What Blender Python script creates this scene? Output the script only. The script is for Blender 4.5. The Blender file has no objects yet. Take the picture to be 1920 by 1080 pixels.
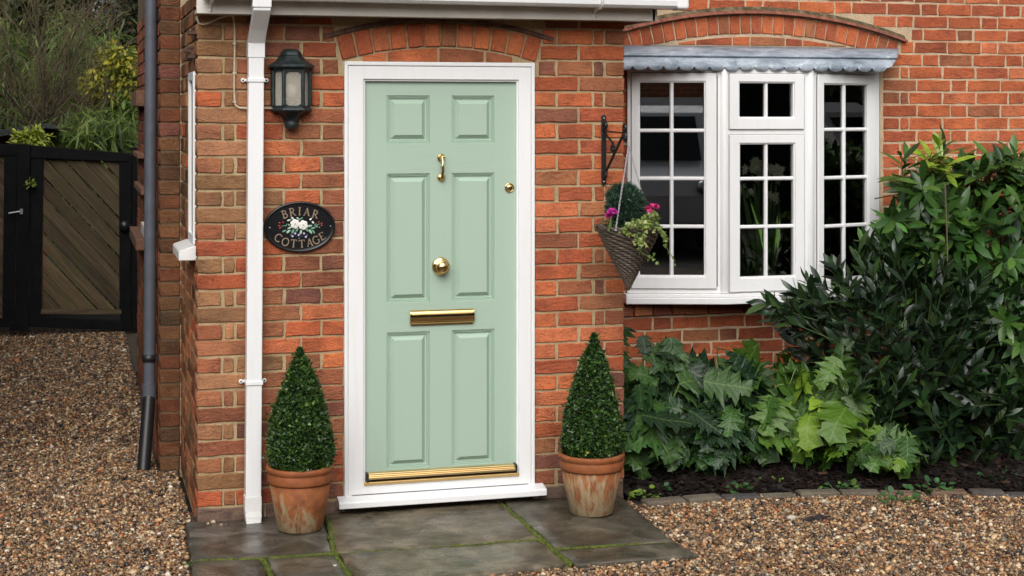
import bpy, bmesh, math, random
import numpy as np
from math import sin, cos, radians, pi, sqrt, atan2
from mathutils import Vector, Matrix

random.seed(7)
RNG = np.random.default_rng(7)
SC = bpy.context.scene
COL = SC.collection

# ------------------------------------------------------------------ camera, sky, sun, exposure
TH = radians(15.6)                       # the camera is turned this far right of the wall's normal
FPX = 2940.0                             # focal length in pixels of a 1920 wide frame
CX, CY, CZ = -0.5293, -7.152, 1.83
HOR = 214.0                              # row of the horizon
ST, CT = sin(TH), cos(TH)

cam_d = bpy.data.cameras.new('camera')
cam = bpy.data.objects.new('camera', cam_d)
COL.objects.link(cam)
cam.location = (CX, CY, CZ)
cam.rotation_euler = (pi / 2, 0, -TH)
cam_d.sensor_width = 36.0
cam_d.lens = FPX / 1920 * 36
cam_d.shift_y = -(540 - HOR) / 1920
cam_d.clip_start = 0.05
cam_d.clip_end = 1000
SC.camera = cam

SUN_EL, SUN_AZ = radians(41), radians(199)      # azimuth clockwise from +Y
w = bpy.data.worlds.new('World')
SC.world = w
w.use_nodes = True
nt = w.node_tree
bg = nt.nodes['Background']
sky = nt.nodes.new('ShaderNodeTexSky')
sky.sky_type = 'NISHITA'
sky.sun_disc = False
sky.sun_elevation = SUN_EL
sky.sun_rotation = SUN_AZ
sky.air_density = 1.0
sky.dust_density = 5.0
sky.ozone_density = 1.0
hs = nt.nodes.new('ShaderNodeHueSaturation')
hs.inputs['Saturation'].default_value = 0.25
nt.links.new(sky.outputs[0], hs.inputs['Color'])
nt.links.new(hs.outputs[0], bg.inputs[0])
bg.inputs[1].default_value = 0.12
sun_d = bpy.data.lights.new('sun', 'SUN')
sun_d.energy = 1.9
sun_d.angle = radians(60)
sun_d.color = (1.0, 0.99, 0.98)
sun = bpy.data.objects.new('sun', sun_d)
COL.objects.link(sun)
sun.location = (-3, -8, 12)
sdir = Vector((sin(SUN_AZ) * cos(SUN_EL), cos(SUN_AZ) * cos(SUN_EL), sin(SUN_EL)))
sun.rotation_euler = sdir.to_track_quat('Z', 'Y').to_euler()
SC.view_settings.view_transform = 'Standard'
SC.view_settings.look = 'None'
SC.view_settings.exposure = 0.13
SC.view_settings.gamma = 1.0
SC.view_settings.use_curve_mapping = False
SC.render.engine = 'CYCLES'
SC.cycles.max_bounces = 8
SC.cycles.transparent_max_bounces = 12
SC.cycles.caustics_reflective = False
SC.cycles.caustics_refractive = False

# ------------------------------------------------------------------ measuring helpers (points on real planes of the place)
def onY(px, py, Y):
    t = (px - 960) / FPX
    d = (Y - CY) / (CT - t * ST)
    return Vector((CX + d * (ST + t * CT), Y, CZ - (py - HOR) * d / FPX))
def onX(px, py, X):
    t = (px - 960) / FPX
    d = (X - CX) / (ST + t * CT)
    return Vector((X, CY + d * (CT - t * ST), CZ - (py - HOR) * d / FPX))
def onZ(px, py, Z=0.0):
    d = (CZ - Z) * FPX / (py - HOR)
    t = (px - 960) / FPX
    return Vector((CX + d * (ST + t * CT), CY + d * (CT - t * ST), Z))
def onP(px, py, P, n):
    t = (px - 960) / FPX
    r = Vector((ST + t * CT, CT - t * ST, -(py - HOR) / FPX))
    o = Vector((CX, CY, CZ))
    k = (Vector(P) - o).dot(n) / r.dot(n)
    return o + r * k
def pix(p):
    x, y = p[0] - CX, p[1] - CY
    d = x * ST + y * CT
    return 960 + FPX * (x * CT - y * ST) / d, HOR + FPX * (CZ - p[2]) / d
def srgb(r, g, b):
    f = lambda c: c / 12.92 if c <= 0.04045 else ((c + 0.055) / 1.055) ** 2.4
    return (f(r / 255), f(g / 255), f(b / 255))
def jit(c, s=0.12, mute=0.0):
    k = 1 + random.uniform(-s, s)
    return tuple(max(0.003, v * k * (1 + random.uniform(-s, s) * 0.35)) for v in c)

# ------------------------------------------------------------------ object helpers
ORG = {}
def put(o, parent):
    COL.objects.link(o)
    if parent is not None:
        o.parent = parent
    return o
def thing(name, label, cat, loc=(0, 0, 0), group=None):
    o = bpy.data.objects.new(name, None)
    COL.objects.link(o)
    o.empty_display_size = 0.1
    o.location = loc
    ORG[o] = Vector(loc)
    tag(o, label, cat, group)
    return o
def tag(o, label=None, cat=None, group=None, kind=None):
    if label: o['label'] = label
    if cat: o['category'] = cat
    if group: o['group'] = group
    if kind: o['kind'] = kind
    return o
def org(parent):
    return ORG.get(parent, Vector((0, 0, 0))) if parent is not None else Vector((0, 0, 0))

class MB:
    """collects shapes in world coordinates and links them as one mesh object"""
    def __init__(s):
        s.v, s.f, s.sm, s.mi, s.col = [], [], [], [], []
        s.cur = 0
        s.cc = (1, 1, 1)
    def add(s, vs, fs, smooth=False):
        b = len(s.v)
        s.v += [tuple(p) for p in vs]
        s.col += [s.cc] * len(vs)
        for f in fs:
            s.f.append(tuple(i + b for i in f))
            s.sm.append(smooth)
            s.mi.append(s.cur)
        return b
    def box(s, x0, x1, y0, y1, z0, z1, M=None):
        vs = [Vector((x, y, z)) for x in (x0, x1) for y in (y0, y1) for z in (z0, z1)]
        if M: vs = [M @ v for v in vs]
        s.add(vs, [(0, 1, 3, 2), (4, 6, 7, 5), (0, 4, 5, 1), (2, 3, 7, 6), (0, 2, 6, 4), (1, 5, 7, 3)])
    def hexa(s, a, b):
        """two quads a and b (4 points each, same order) joined to a solid"""
        s.add(list(a) + list(b), [(3, 2, 1, 0), (4, 5, 6, 7), (0, 1, 5, 4), (1, 2, 6, 5), (2, 3, 7, 6), (3, 0, 4, 7)])
    def prism(s, poly, off, smooth=False):
        """closed polygon of 3D points pushed along off"""
        n = len(poly)
        off = Vector(off)
        vs = [Vector(p) for p in poly] + [Vector(p) + off for p in poly]
        fs = [tuple(range(n - 1, -1, -1)), tuple(range(n, 2 * n))]
        fs += [(i, (i + 1) % n, n + (i + 1) % n, n + i) for i in range(n)]
        s.add(vs, fs, smooth)
    def loft(s, rings, closed=True, cap0=True, cap1=True, smooth=True):
        n = len(rings[0])
        vs = [p for r in rings for p in r]
        fs = []
        for k in range(len(rings) - 1):
            for i in range(n if closed else n - 1):
                j = (i + 1) % n
                fs.append((k * n + i, k * n + j, (k + 1) * n + j, (k + 1) * n + i))
        s.add(vs, fs, smooth)
        if cap0: s.add(rings[0], [tuple(range(n - 1, -1, -1))])
        if cap1: s.add(rings[-1], [tuple(range(n))])
    def tube(s, pts, r, n=8, cap=True, r1=None):
        pts = [Vector(p) for p in pts]
        rings = []
        up = Vector((0, 0, 1))
        for i, p in enumerate(pts):
            d = (pts[min(i + 1, len(pts) - 1)] - pts[max(i - 1, 0)])
            if d.length < 1e-9: d = Vector((0, 0, 1))
            d.normalize()
            a = d.cross(up)
            if a.length < 0.05: a = d.cross(Vector((1, 0, 0)))
            a.normalize()
            b = a.cross(d)
            rr = r if r1 is None else r + (r1 - r) * i / (len(pts) - 1)
            rings.append([p + (a * cos(2 * pi * k / n) + b * sin(2 * pi * k / n)) * rr for k in range(n)])
        s.loft(rings, True, cap, cap)
    def lathe(s, prof, c, axis='Z', n=24, cap0=True, cap1=True):
        """prof: list of (radius, distance along the axis)"""
        c = Vector(c)
        rings = []
        for r, h in prof:
            ring = []
            for k in range(n):
                a = 2 * pi * k / n
                if axis == 'Z': ring.append(c + Vector((r * cos(a), r * sin(a), h)))
                else: ring.append(c + Vector((r * cos(a), -h, r * sin(a))))     # along -Y
            rings.append(ring)
        s.loft(rings, True, cap0, cap1)
    def ball(s, c, rx, ry=None, rz=None, n=10, m=6):
        ry = rx if ry is None else ry
        rz = rx if rz is None else rz
        c = Vector(c)
        rings = []
        for i in range(m + 1):
            a = -pi / 2 + pi * i / m
            q = max(cos(a), 0.02)
            rings.append([c + Vector((rx * q * cos(2 * pi * k / n), ry * q * sin(2 * pi * k / n), rz * sin(a))) for k in range(n)])
        s.loft(rings)
    def build(s, name, mats, parent=None, bevel=0, seg=2, colattr=False, sub=0):
        o_ = org(parent)
        me = bpy.data.meshes.new(name)
        me.from_pydata([(p[0] - o_.x, p[1] - o_.y, p[2] - o_.z) for p in s.v], [], s.f)
        for m in (mats if isinstance(mats, (list, tuple)) else [mats]):
            me.materials.append(m)
        me.polygons.foreach_set('use_smooth', s.sm)
        me.polygons.foreach_set('material_index', s.mi)
        if colattr:
            a = me.color_attributes.new('col', 'FLOAT_COLOR', 'POINT')
            a.data.foreach_set('color', [x for c in s.col for x in (c[0], c[1], c[2], 1)])
        bm = bmesh.new()
        bm.from_mesh(me)
        bmesh.ops.recalc_face_normals(bm, faces=bm.faces)
        bm.to_mesh(me)
        bm.free()
        o = bpy.data.objects.new(name, me)
        put(o, parent)
        if parent is not None: ORG[o] = o_
        if bevel:
            b = o.modifiers.new('bevel', 'BEVEL')
            b.width = bevel
            b.segments = seg
            b.limit_method = 'ANGLE'
            b.angle_limit = radians(40)
        return o

def np_mesh(name, V, F, mat, parent=None, colv=None, smooth=True, uv=None):
    """fast mesh from numpy: V (n,3), F (m,k)"""
    me = bpy.data.meshes.new(name)
    o_ = org(parent)
    V = np.asarray(V, dtype=np.float32) - np.array([o_.x, o_.y, o_.z], dtype=np.float32)
    k = F.shape[1]
    me.vertices.add(len(V))
    me.vertices.foreach_set('co', V.ravel())
    me.loops.add(F.size)
    me.loops.foreach_set('vertex_index', F.astype(np.int32).ravel())
    me.polygons.add(len(F))
    me.polygons.foreach_set('loop_start', np.arange(0, F.size, k, dtype=np.int32))
    me.polygons.foreach_set('loop_total', np.full(len(F), k, dtype=np.int32))
    me.polygons.foreach_set('use_smooth', np.full(len(F), smooth))
    if colv is not None:
        a = me.color_attributes.new('col', 'FLOAT_COLOR', 'POINT')
        c4 = np.ones((len(V), 4), dtype=np.float32)
        c4[:, :3] = colv
        a.data.foreach_set('color', c4.ravel())
    if uv is not None:
        l = me.uv_layers.new(name='uv')
        l.data.foreach_set('uv', uv[F.ravel()].astype(np.float32).ravel())
    me.materials.append(mat)
    me.update()
    me.validate()
    o = bpy.data.objects.new(name, me)
    put(o, parent)
    if parent is not None: ORG[o] = o_
    return o

def frames(D, N):
    """rotation matrices whose columns are (x, length direction, normal)"""
    D = D / np.linalg.norm(D, axis=1, keepdims=True)
    X = np.cross(D, N)
    l = np.linalg.norm(X, axis=1, keepdims=True)
    bad = l[:, 0] < 1e-3
    X[bad] = np.cross(D[bad], np.array([0.3, 0.9, 0.1]))
    X = X / np.linalg.norm(X, axis=1, keepdims=True)
    Z = np.cross(X, D)
    return np.stack([X, D, Z], axis=2)

def scatter(name, base, P, R, S, C, mat, parent=None, smooth=True):
    """joins copies of base (verts, tri/quad faces array) at P with rotation R, scale S (n,) or (n,3), colour C (n,3)"""
    bv, bf = base
    n = len(P)
    if n == 0: return None
    S = np.asarray(S)
    if S.ndim == 1: S = np.repeat(S[:, None], 3, 1)
    V = bv[None] * S[:, None, :]
    V = np.einsum('nij,nkj->nki', R, V) + P[:, None, :]
    F = bf[None] + (np.arange(n) * len(bv))[:, None, None]
    Cv = np.repeat(C[:, None, :], len(bv), 1).reshape(-1, 3)
    return np_mesh(name, V.reshape(-1, 3), F.reshape(-1, bf.shape[1]), mat, parent, Cv, smooth)

# ------------------------------------------------------------------ materials
def newmat(name):
    m = bpy.data.materials.new(name)
    m.use_nodes = True
    n = m.node_tree
    return m, n, n.nodes['Principled BSDF']
def N(nt, typ, **kw):
    n = nt.nodes.new(typ)
    for k, v in kw.items():
        if k in n.inputs: n.inputs[k].default_value = v
        else: setattr(n, k, v)
    return n
def L(nt, a, b): nt.links.new(a, b)
def noise(nt, vec, scale, detail=4, rough=0.55, dist=0.0):
    n = N(nt, 'ShaderNodeTexNoise', Scale=scale, Detail=detail, Roughness=rough, Distortion=dist)
    if vec is not None: L(nt, vec, n.inputs['Vector'])
    return n.outputs['Fac']
def ramp(nt, fac, stops, interp='LINEAR'):
    r = N(nt, 'ShaderNodeValToRGB')
    r.color_ramp.interpolation = interp
    e = r.color_ramp.elements
    while len(e) < len(stops): e.new(0.5)
    for i, (p, c) in enumerate(stops):
        e[i].position = p
        e[i].color = (*c, 1) if len(c) == 3 else c
    L(nt, fac, r.inputs[0])
    return r.outputs[0]
def mix(nt, fac, a, b, mode='MIX'):
    m = N(nt, 'ShaderNodeMix', data_type='RGBA', blend_type=mode)
    ins = [i for i in m.inputs]
    for sock, val in ((m.inputs[0], fac), (ins[6], a), (ins[7], b)):
        if hasattr(val, 'links'): L(nt, val, sock)
        elif isinstance(val, (int, float)): sock.default_value = val
        else: sock.default_value = (*val, 1)
    return m.outputs[2]
def math_(nt, op, a, b=0.0):
    m = N(nt, 'ShaderNodeMath', operation=op)
    for s, v in ((m.inputs[0], a), (m.inputs[1], b)):
        if hasattr(v, 'links'): L(nt, v, s)
        else: s.default_value = v
    return m.outputs[0]
def bump(nt, bsdf, h, strength=0.3, dist=0.01, prev=None):
    b = N(nt, 'ShaderNodeBump', Strength=strength, Distance=dist)
    L(nt, h, b.inputs['Height'])
    if prev is not None: L(nt, prev, b.inputs['Normal'])
    L(nt, b.outputs[0], bsdf.inputs['Normal'])
    return b.outputs[0]
def coords(nt, rand=True):
    tc = N(nt, 'ShaderNodeTexCoord')
    if not rand: return tc.outputs['Object']
    oi = N(nt, 'ShaderNodeObjectInfo')
    mul = math_(nt, 'MULTIPLY', oi.outputs['Random'], 53.0)
    ad = N(nt, 'ShaderNodeVectorMath', operation='ADD')
    L(nt, tc.outputs['Object'], ad.inputs[0])
    L(nt, mul, ad.inputs[1])
    return ad.outputs[0]
def attr(nt, name='col'):
    return N(nt, 'ShaderNodeAttribute', attribute_name=name).outputs['Color']

def plain(name, col, rough=0.5, metal=0.0, nscale=0, namt=0.0, bscale=0, bst=0.0, spec=0.5):
    m, n, b = newmat(name)
    b.inputs['Base Color'].default_value = (*col, 1)
    b.inputs['Roughness'].default_value = rough
    b.inputs['Metallic'].default_value = metal
    b.inputs['Specular IOR Level'].default_value = spec
    v = coords(n)
    if nscale:
        f = noise(n, v, nscale, 5)
        c = ramp(n, f, [(0.3, tuple(x * (1 - namt) for x in col)), (0.7, tuple(min(1, x * (1 + namt)) for x in col))])
        L(n, c, b.inputs['Base Color'])
        r = ramp(n, noise(n, v, nscale * 2.3, 3), [(0.3, (rough * 0.8,) * 3), (0.7, (min(1, rough * 1.2),) * 3)])
        L(n, r, b.inputs['Roughness'])
    if bscale:
        bump(n, b, noise(n, v, bscale, 4), bst, 0.003)
    return m

def brick_mat(name, src):
    m, n, b = newmat(name)
    v = coords(n)
    if src == 'object':
        base = N(n, 'ShaderNodeObjectInfo').outputs['Color']
    else:
        base = attr(n)
    big = noise(n, v, 9, 4, 0.6)
    c = mix(n, 1.0, base, ramp(n, big, [(0.25, (0.62, 0.62, 0.68)), (0.5, (1, 1, 1)), (0.78, (1.22, 1.2, 1.10))]), 'MULTIPLY')
    fine = noise(n, v, 95, 6, 0.75)
    c = mix(n, 1.0, c, ramp(n, fine, [(0.3, (0.66, 0.62, 0.62)), (0.48, (1, 1, 1)), (0.72, (1.2, 1.2, 1.2))]), 'MULTIPLY')
    st = ramp(n, noise(n, v, 26, 6, 0.7, 0.6), [(0.60, (0, 0, 0)), (0.75, (1, 1, 1))])
    c = mix(n, math_(n, 'MULTIPLY', st, 0.22), c, (0.40, 0.30, 0.22))
    pit = ramp(n, noise(n, v, 42, 4, 0.6), [(0.27, (0.7, 0.7, 0.7)), (0.35, (0, 0, 0))])
    c = mix(n, pit, c, (0.05, 0.03, 0.025))
    # broad weathering that runs on from brick to brick: rain streaks, soot and lime
    geo = N(n, 'ShaderNodeNewGeometry')
    mg = N(n, 'ShaderNodeMapping')
    mg.inputs['Scale'].default_value = (1.0, 1.0, 0.55)
    L(n, geo.outputs['Position'], mg.inputs['Vector'])
    c = mix(n, 1.0, c, ramp(n, noise(n, mg.outputs[0], 2.6, 6, 0.68, 0.6), [(0.32, (0.70, 0.69, 0.66)), (0.5, (0.96, 0.96, 0.95)), (0.7, (1.10, 1.09, 1.06))]), 'MULTIPLY')
    lime = ramp(n, noise(n, geo.outputs['Position'], 9, 7, 0.78), [(0.57, (0, 0, 0)), (0.72, (0.30, 0.30, 0.30))])
    c = mix(n, lime, c, (0.34, 0.21, 0.10))
    # creases folded into the clay when it was thrown in the mould, and sandy flecks
    mc = N(n, 'ShaderNodeMapping')
    mc.inputs['Scale'].default_value = (0.55, 1, 1.25)
    L(n, v, mc.inputs['Vector'])
    cr_ = math_(n, 'ABSOLUTE', math_(n, 'SUBTRACT', noise(n, mc.outputs[0], 17, 3, 0.6, 2.6), 0.5))
    line_ = ramp(n, cr_, [(0.0, (1, 1, 1)), (0.018, (0, 0, 0))])
    msk = ramp(n, noise(n, v, 13, 2), [(0.50, (0, 0, 0)), (0.62, (0.75, 0.75, 0.75))])
    c = mix(n, math_(n, 'MULTIPLY', line_, msk), c, (0.06, 0.03, 0.02))
    fl = ramp(n, noise(n, v, 70, 2, 0.5), [(0.76, (0, 0, 0)), (0.80, (0.7, 0.7, 0.7))])
    c = mix(n, fl, c, (0.55, 0.45, 0.36))
    L(n, c, b.inputs['Base Color'])
    b.inputs['Roughness'].default_value = 0.88
    b.inputs['Specular IOR Level'].default_value = 0.3
    # long shallow folds in the clay and sandy grain
    mp = N(n, 'ShaderNodeMapping')
    mp.inputs['Scale'].default_value = (0.6, 1, 1.3)
    L(n, v, mp.inputs['Vector'])
    p = bump(n, b, noise(n, mp.outputs[0], 26, 5, 0.6, 2.2), 0.8, 0.012)
    bump(n, b, noise(n, v, 180, 4, 0.7), 0.6, 0.004, p)
    return m

def mortar_mat(name, col):
    m, n, b = newmat(name)
    v = coords(n, False)
    f = noise(n, v, 7, 5, 0.65)
    c = ramp(n, f, [(0.3, tuple(x * 0.72 for x in col)), (0.55, col), (0.8, tuple(x * 1.15 for x in col))])
    c = mix(n, 1.0, c, ramp(n, noise(n, v, 160, 4, 0.8), [(0.3, (0.6, 0.58, 0.55)), (0.6, (1.1, 1.1, 1.1))]), 'MULTIPLY')
    L(n, c, b.inputs['Base Color'])
    b.inputs['Roughness'].default_value = 0.95
    bump(n, b, noise(n, v, 120, 5, 0.75), 0.8, 0.006)
    return m

def leaf_mat(name, src='col', rough=0.38, trans=0.15, veins=False, spec=0.5, sheen=0.0):
    m, n, b = newmat(name)
    out = n.nodes['Material Output']
    if src == 'object': base = N(n, 'ShaderNodeObjectInfo').outputs['Color']
    else: base = attr(n)
    v = coords(n)
    c = mix(n, 1.0, base, ramp(n, noise(n, v, 30, 4), [(0.3, (0.7, 0.72, 0.7)), (0.7, (1.25, 1.2, 1.15))]), 'MULTIPLY')
    if veins:
        uvn = N(n, 'ShaderNodeTexCoord')
        sep = N(n, 'ShaderNodeSeparateXYZ')
        L(n, uvn.outputs['UV'], sep.inputs[0])
        ax = math_(n, 'ABSOLUTE', math_(n, 'SUBTRACT', sep.outputs[0], 0.5))
        mid = ramp(n, ax, [(0.0, (1, 1, 1)), (0.022, (0, 0, 0))])
        # side veins run up and outward from the midrib
        q = math_(n, 'SUBTRACT', sep.outputs[1], math_(n, 'MULTIPLY', ax, 0.9))
        fr = math_(n, 'FRACT', math_(n, 'MULTIPLY', q, 7.0))
        sv = ramp(n, math_(n, 'ABSOLUTE', math_(n, 'SUBTRACT', fr, 0.5)), [(0.0, (0.6, 0.6, 0.6)), (0.07, (0, 0, 0))])
        vv = mix(n, 1.0, mid, sv, 'ADD')
        lighter = mix(n, 0.35, c, (0.22, 0.32, 0.10))
        c = mix(n, vv, c, lighter)
        h = math_(n, 'ABSOLUTE', math_(n, 'SUBTRACT', fr, 0.5))
        bump(n, b, h, 0.22, 0.010)
    L(n, c, b.inputs['Base Color'])
    b.inputs['Roughness'].default_value = rough
    b.inputs['Specular IOR Level'].default_value = spec
    t = N(n, 'ShaderNodeBsdfTranslucent')
    L(n, mix(n, 1.0, c, (1.3, 1.5, 0.5), 'MULTIPLY'), t.inputs['Color'])
    ms = N(n, 'ShaderNodeMixShader')
    ms.inputs[0].default_value = trans
    L(n, b.outputs[0], ms.inputs[1])
    L(n, t.outputs[0], ms.inputs[2])
    L(n, ms.outputs[0], out.inputs['Surface'])
    return m

M = {}
M['brick'] = brick_mat('brick_clay', 'object')
M['brick_mass'] = brick_mat('brick_clay_joined', 'col')
M['mortar'] = mortar_mat('old_mortar', (0.48, 0.355, 0.20))
M['mortar_pale'] = mortar_mat('pale_mortar', (0.58, 0.44, 0.29))
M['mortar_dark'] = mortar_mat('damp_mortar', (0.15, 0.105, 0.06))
m, n, b = newmat('white_upvc')
v = coords(n, False)
mp = N(n, 'ShaderNodeMapping'); mp.inputs['Scale'].default_value = (9, 9, 0.8)
L(n, v, mp.inputs['Vector'])
c = ramp(n, noise(n, mp.outputs[0], 2.5, 6, 0.65), [(0.28, (0.765, 0.76, 0.74)), (0.48, (0.80, 0.80, 0.795)), (0.8, (0.82, 0.82, 0.82))])
c = mix(n, ramp(n, noise(n, v, 55, 5, 0.7), [(0.62, (0, 0, 0)), (0.75, (0.35, 0.35, 0.35))]), c, (0.60, 0.58, 0.52))
L(n, c, b.inputs['Base Color'])
b.inputs['Roughness'].default_value = 0.33
M['upvc'] = m
M['upvc_old'] = plain('weathered_white_plastic', (0.74, 0.73, 0.71), 0.4, nscale=14, namt=0.07)
M['fascia'] = plain('grey_white_board', (0.62, 0.58, 0.52), 0.5, nscale=6, namt=0.10)
M['brass'] = plain('polished_brass', (0.80, 0.56, 0.24), 0.13, 1.0, nscale=30, namt=0.08)
M['brass_strip'] = plain('satin_brass_strip', (0.86, 0.62, 0.30), 0.28, 1.0)
M['gold'] = plain('gold_anodised_strip', (0.72, 0.48, 0.20), 0.35, 0.6)
M['black_rubber'] = plain('black_rubber', (0.012, 0.012, 0.012), 0.5)
M['black_iron'] = plain('black_painted_iron', (0.010, 0.010, 0.011), 0.38, bscale=90, bst=0.2)
M['chain'] = plain('steel_chain', (0.55, 0.55, 0.55), 0.35, 0.9)
M['lantern'] = plain('green_black_cast_metal', (0.018, 0.028, 0.028), 0.5, 0.2, nscale=40, namt=0.5, bscale=120, bst=0.4)
M['grey_pipe'] = plain('grey_plastic_pipe', (0.095, 0.105, 0.125), 0.42, nscale=12, namt=0.14)
M['black_pipe'] = plain('black_plastic_pipe', (0.014, 0.014, 0.015), 0.42)
M['cable'] = plain('cream_cable', (0.50, 0.41, 0.30), 0.6, nscale=40, namt=0.2)
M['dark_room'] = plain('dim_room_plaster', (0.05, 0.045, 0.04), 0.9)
M['soil'] = plain('wet_dark_soil', (0.016, 0.011, 0.008), 0.9, nscale=30, namt=0.5, bscale=60, bst=0.8)
M['felt'] = plain('roofing_felt', (0.035, 0.037, 0.04), 0.85, nscale=30, namt=0.3, bscale=120, bst=0.5)
M['bark'] = plain('bark', (0.055, 0.042, 0.03), 0.9, nscale=40, namt=0.4)
M['twig'] = plain('thin_twig', (0.14, 0.105, 0.055), 0.85, nscale=40, namt=0.4)
M['shoot'] = plain('dull_green_shoot', (0.045, 0.07, 0.02), 0.6)
M['green_stem'] = plain('green_stem', (0.13, 0.20, 0.05), 0.5)
M['cane'] = plain('old_cane', (0.13, 0.09, 0.05), 0.7)
M['plaque'] = plain('black_enamel', (0.008, 0.008, 0.009), 0.28)
M['letter'] = plain('bronze_paint', (0.30, 0.215, 0.15), 0.45, 0.25)
M['tile'] = plain('clay_tile_edge', (0.22, 0.075, 0.045), 0.85, nscale=30, namt=0.5, bscale=90, bst=0.5)
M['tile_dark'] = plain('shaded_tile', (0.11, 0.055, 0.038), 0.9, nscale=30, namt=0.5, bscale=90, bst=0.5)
M['roof_tile'] = plain('roof_tile', (0.16, 0.07, 0.05), 0.85, nscale=12, namt=0.4)
M['flake_wood'] = plain('weathered_sill', (0.17, 0.085, 0.05), 0.85, nscale=40, namt=0.4)
M['paintcol'] = None
for k, (nm, sc) in {'petal': ('painted_relief', 60)}.items():
    m, n, b = newmat(nm)
    L(n, attr(n), b.inputs['Base Color'])
    b.inputs['Roughness'].default_value = 0.45
    M[k] = m

# door paint: wood-grain moulding, grain lying along X (rails) or Z (stiles)
def door_mat(name, axis):
    m, n, b = newmat(name)
    c0 = srgb(165, 186, 168)
    b.inputs['Base Color'].default_value = (*c0, 1)
    b.inputs['Roughness'].default_value = 0.5
    v = coords(n, False)
    mp = N(n, 'ShaderNodeMapping')
    mp.inputs['Scale'].default_value = (4, 40, 130) if axis == 'X' else (130, 40, 3)
    L(n, v, mp.inputs['Vector'])
    f = noise(n, mp.outputs[0], 1.6, 5, 0.6, 0.5)
    c = ramp(n, f, [(0.3, tuple(x * (0.95 if axis == 'X' else .985) for x in c0)), (0.6, c0), (0.8, tuple(min(1, x * (1.04 if axis == 'X' else 1.01)) for x in c0))])
    L(n, c, b.inputs['Base Color'])
    bump(n, b, f, 0.22 if axis == 'X' else 0.025, 0.003)
    return m
M['door_rail'] = door_mat('door_paint_rail', 'X')
M['door_stile'] = door_mat('door_paint_stile', 'Z')

# window glass: clear sheet with mirror reflection growing at grazing angles
m, n, b = newmat('window_glass')
n.nodes.remove(b)
gl = N(n, 'ShaderNodeBsdfGlossy', Roughness=0.0)
tr = N(n, 'ShaderNodeBsdfTransparent')
tr.inputs['Color'].default_value = (0.93, 0.95, 0.94, 1)
fz = N(n, 'ShaderNodeFresnel', IOR=2.3)
ms = N(n, 'ShaderNodeMixShader')
L(n, fz.outputs[0], ms.inputs[0]); L(n, tr.outputs[0], ms.inputs[1]); L(n, gl.outputs[0], ms.inputs[2])
L(n, ms.outputs[0], n.nodes['Material Output'].inputs['Surface'])
M['glass'] = m
m, n, b = newmat('frosted_lantern_glass')
b.inputs['Base Color'].default_value = (0.52, 0.48, 0.40, 1)
b.inputs['Roughness'].default_value = 0.35
tr = N(n, 'ShaderNodeBsdfTransparent')
ms = N(n, 'ShaderNodeMixShader')
ms.inputs[0].default_value = 0.62
L(n, b.outputs[0], ms.inputs[1]); L(n, tr.outputs[0], ms.inputs[2])
L(n, ms.outputs[0], n.nodes['Material Output'].inputs['Surface'])
M['frost'] = m

# lead: blue grey with chalky streaks
m, n, b = newmat('weathered_lead')
v = coords(n)
mp = N(n, 'ShaderNodeMapping'); mp.inputs['Scale'].default_value = (0.5, 1, 1.2)
L(n, v, mp.inputs['Vector'])
f = noise(n, mp.outputs[0], 11, 6, 0.7, 0.8)
c = ramp(n, f, [(0.28, (0.10, 0.12, 0.145)), (0.45, (0.25, 0.295, 0.35)), (0.6, (0.40, 0.45, 0.51)), (0.75, (0.62, 0.66, 0.70))])
c = mix(n, 1.0, c, ramp(n, noise(n, v, 90, 5, 0.7), [(0.3, (0.75, 0.75, 0.75)), (0.7, (1.15, 1.15, 1.15))]), 'MULTIPLY')
L(n, c, b.inputs['Base Color'])
b.inputs['Roughness'].default_value = 0.55
b.inputs['Metallic'].default_value = 0.15
bump(n, b, noise(n, v, 14, 4, 0.6), 0.6, 0.014)
M['lead'] = m

# terracotta with lime bloom low down and green algae
def terracotta(name, streaky):
    m, n, b = newmat(name)
    v = coords(n, False)
    sep = N(n, 'ShaderNodeSeparateXYZ'); L(n, v, sep.inputs[0])
    c = ramp(n, noise(n, v, 16, 5, 0.65), [(0.3, (0.15, 0.046, 0.013)), (0.55, (0.26, 0.080, 0.020)), (0.8, (0.31, 0.115, 0.032))])
    mp = N(n, 'ShaderNodeMapping'); mp.inputs['Scale'].default_value = (1, 1, 0.16 if streaky else 0.35)
    L(n, v, mp.inputs['Vector'])
    bloom = noise(n, mp.outputs[0], 38 if streaky else 26, 6, 0.7, 0.4)
    hgt = N(n, 'ShaderNodeMapRange')
    L(n, sep.outputs[2], hgt.inputs[0])
    hgt.inputs[1].default_value = 0.0; hgt.inputs[2].default_value = 0.24
    hgt.inputs[3].default_value = 0.24 if streaky else 0.19; hgt.inputs[4].default_value = 0.07 if streaky else -0.06
    if not streaky:
        bloom = math_(n, 'SUBTRACT', bloom, math_(n, 'MULTIPLY', sep.outputs[0], 0.9))
    k = ramp(n, math_(n, 'ADD', bloom, hgt.outputs[0]), [(0.58, (0, 0, 0)), (0.74, (0.75, 0.75, 0.75))])
    c = mix(n, k, c, (0.34, 0.30, 0.18))
    sp = ramp(n, noise(n, v, 60, 5, 0.8), [(0.6, (0, 0, 0)), (0.7, (0.6, 0.6, 0.6))])
    c = mix(n, math_(n, 'MULTIPLY', sp, k), c, (0.30, 0.33, 0.16))
    L(n, c, b.inputs['Base Color'])
    b.inputs['Roughness'].default_value = 0.8
    bump(n, b, noise(n, v, 90, 5, 0.7), 0.35, 0.004)
    return m
M['pot_a'] = terracotta('terracotta_bloom', False)
M['pot_b'] = terracotta('terracotta_streaks', True)
M['pot_rim'] = plain('terracotta_rim', (0.25, 0.074, 0.020), 0.75, nscale=20, namt=0.25, bscale=90, bst=0.3)

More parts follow.
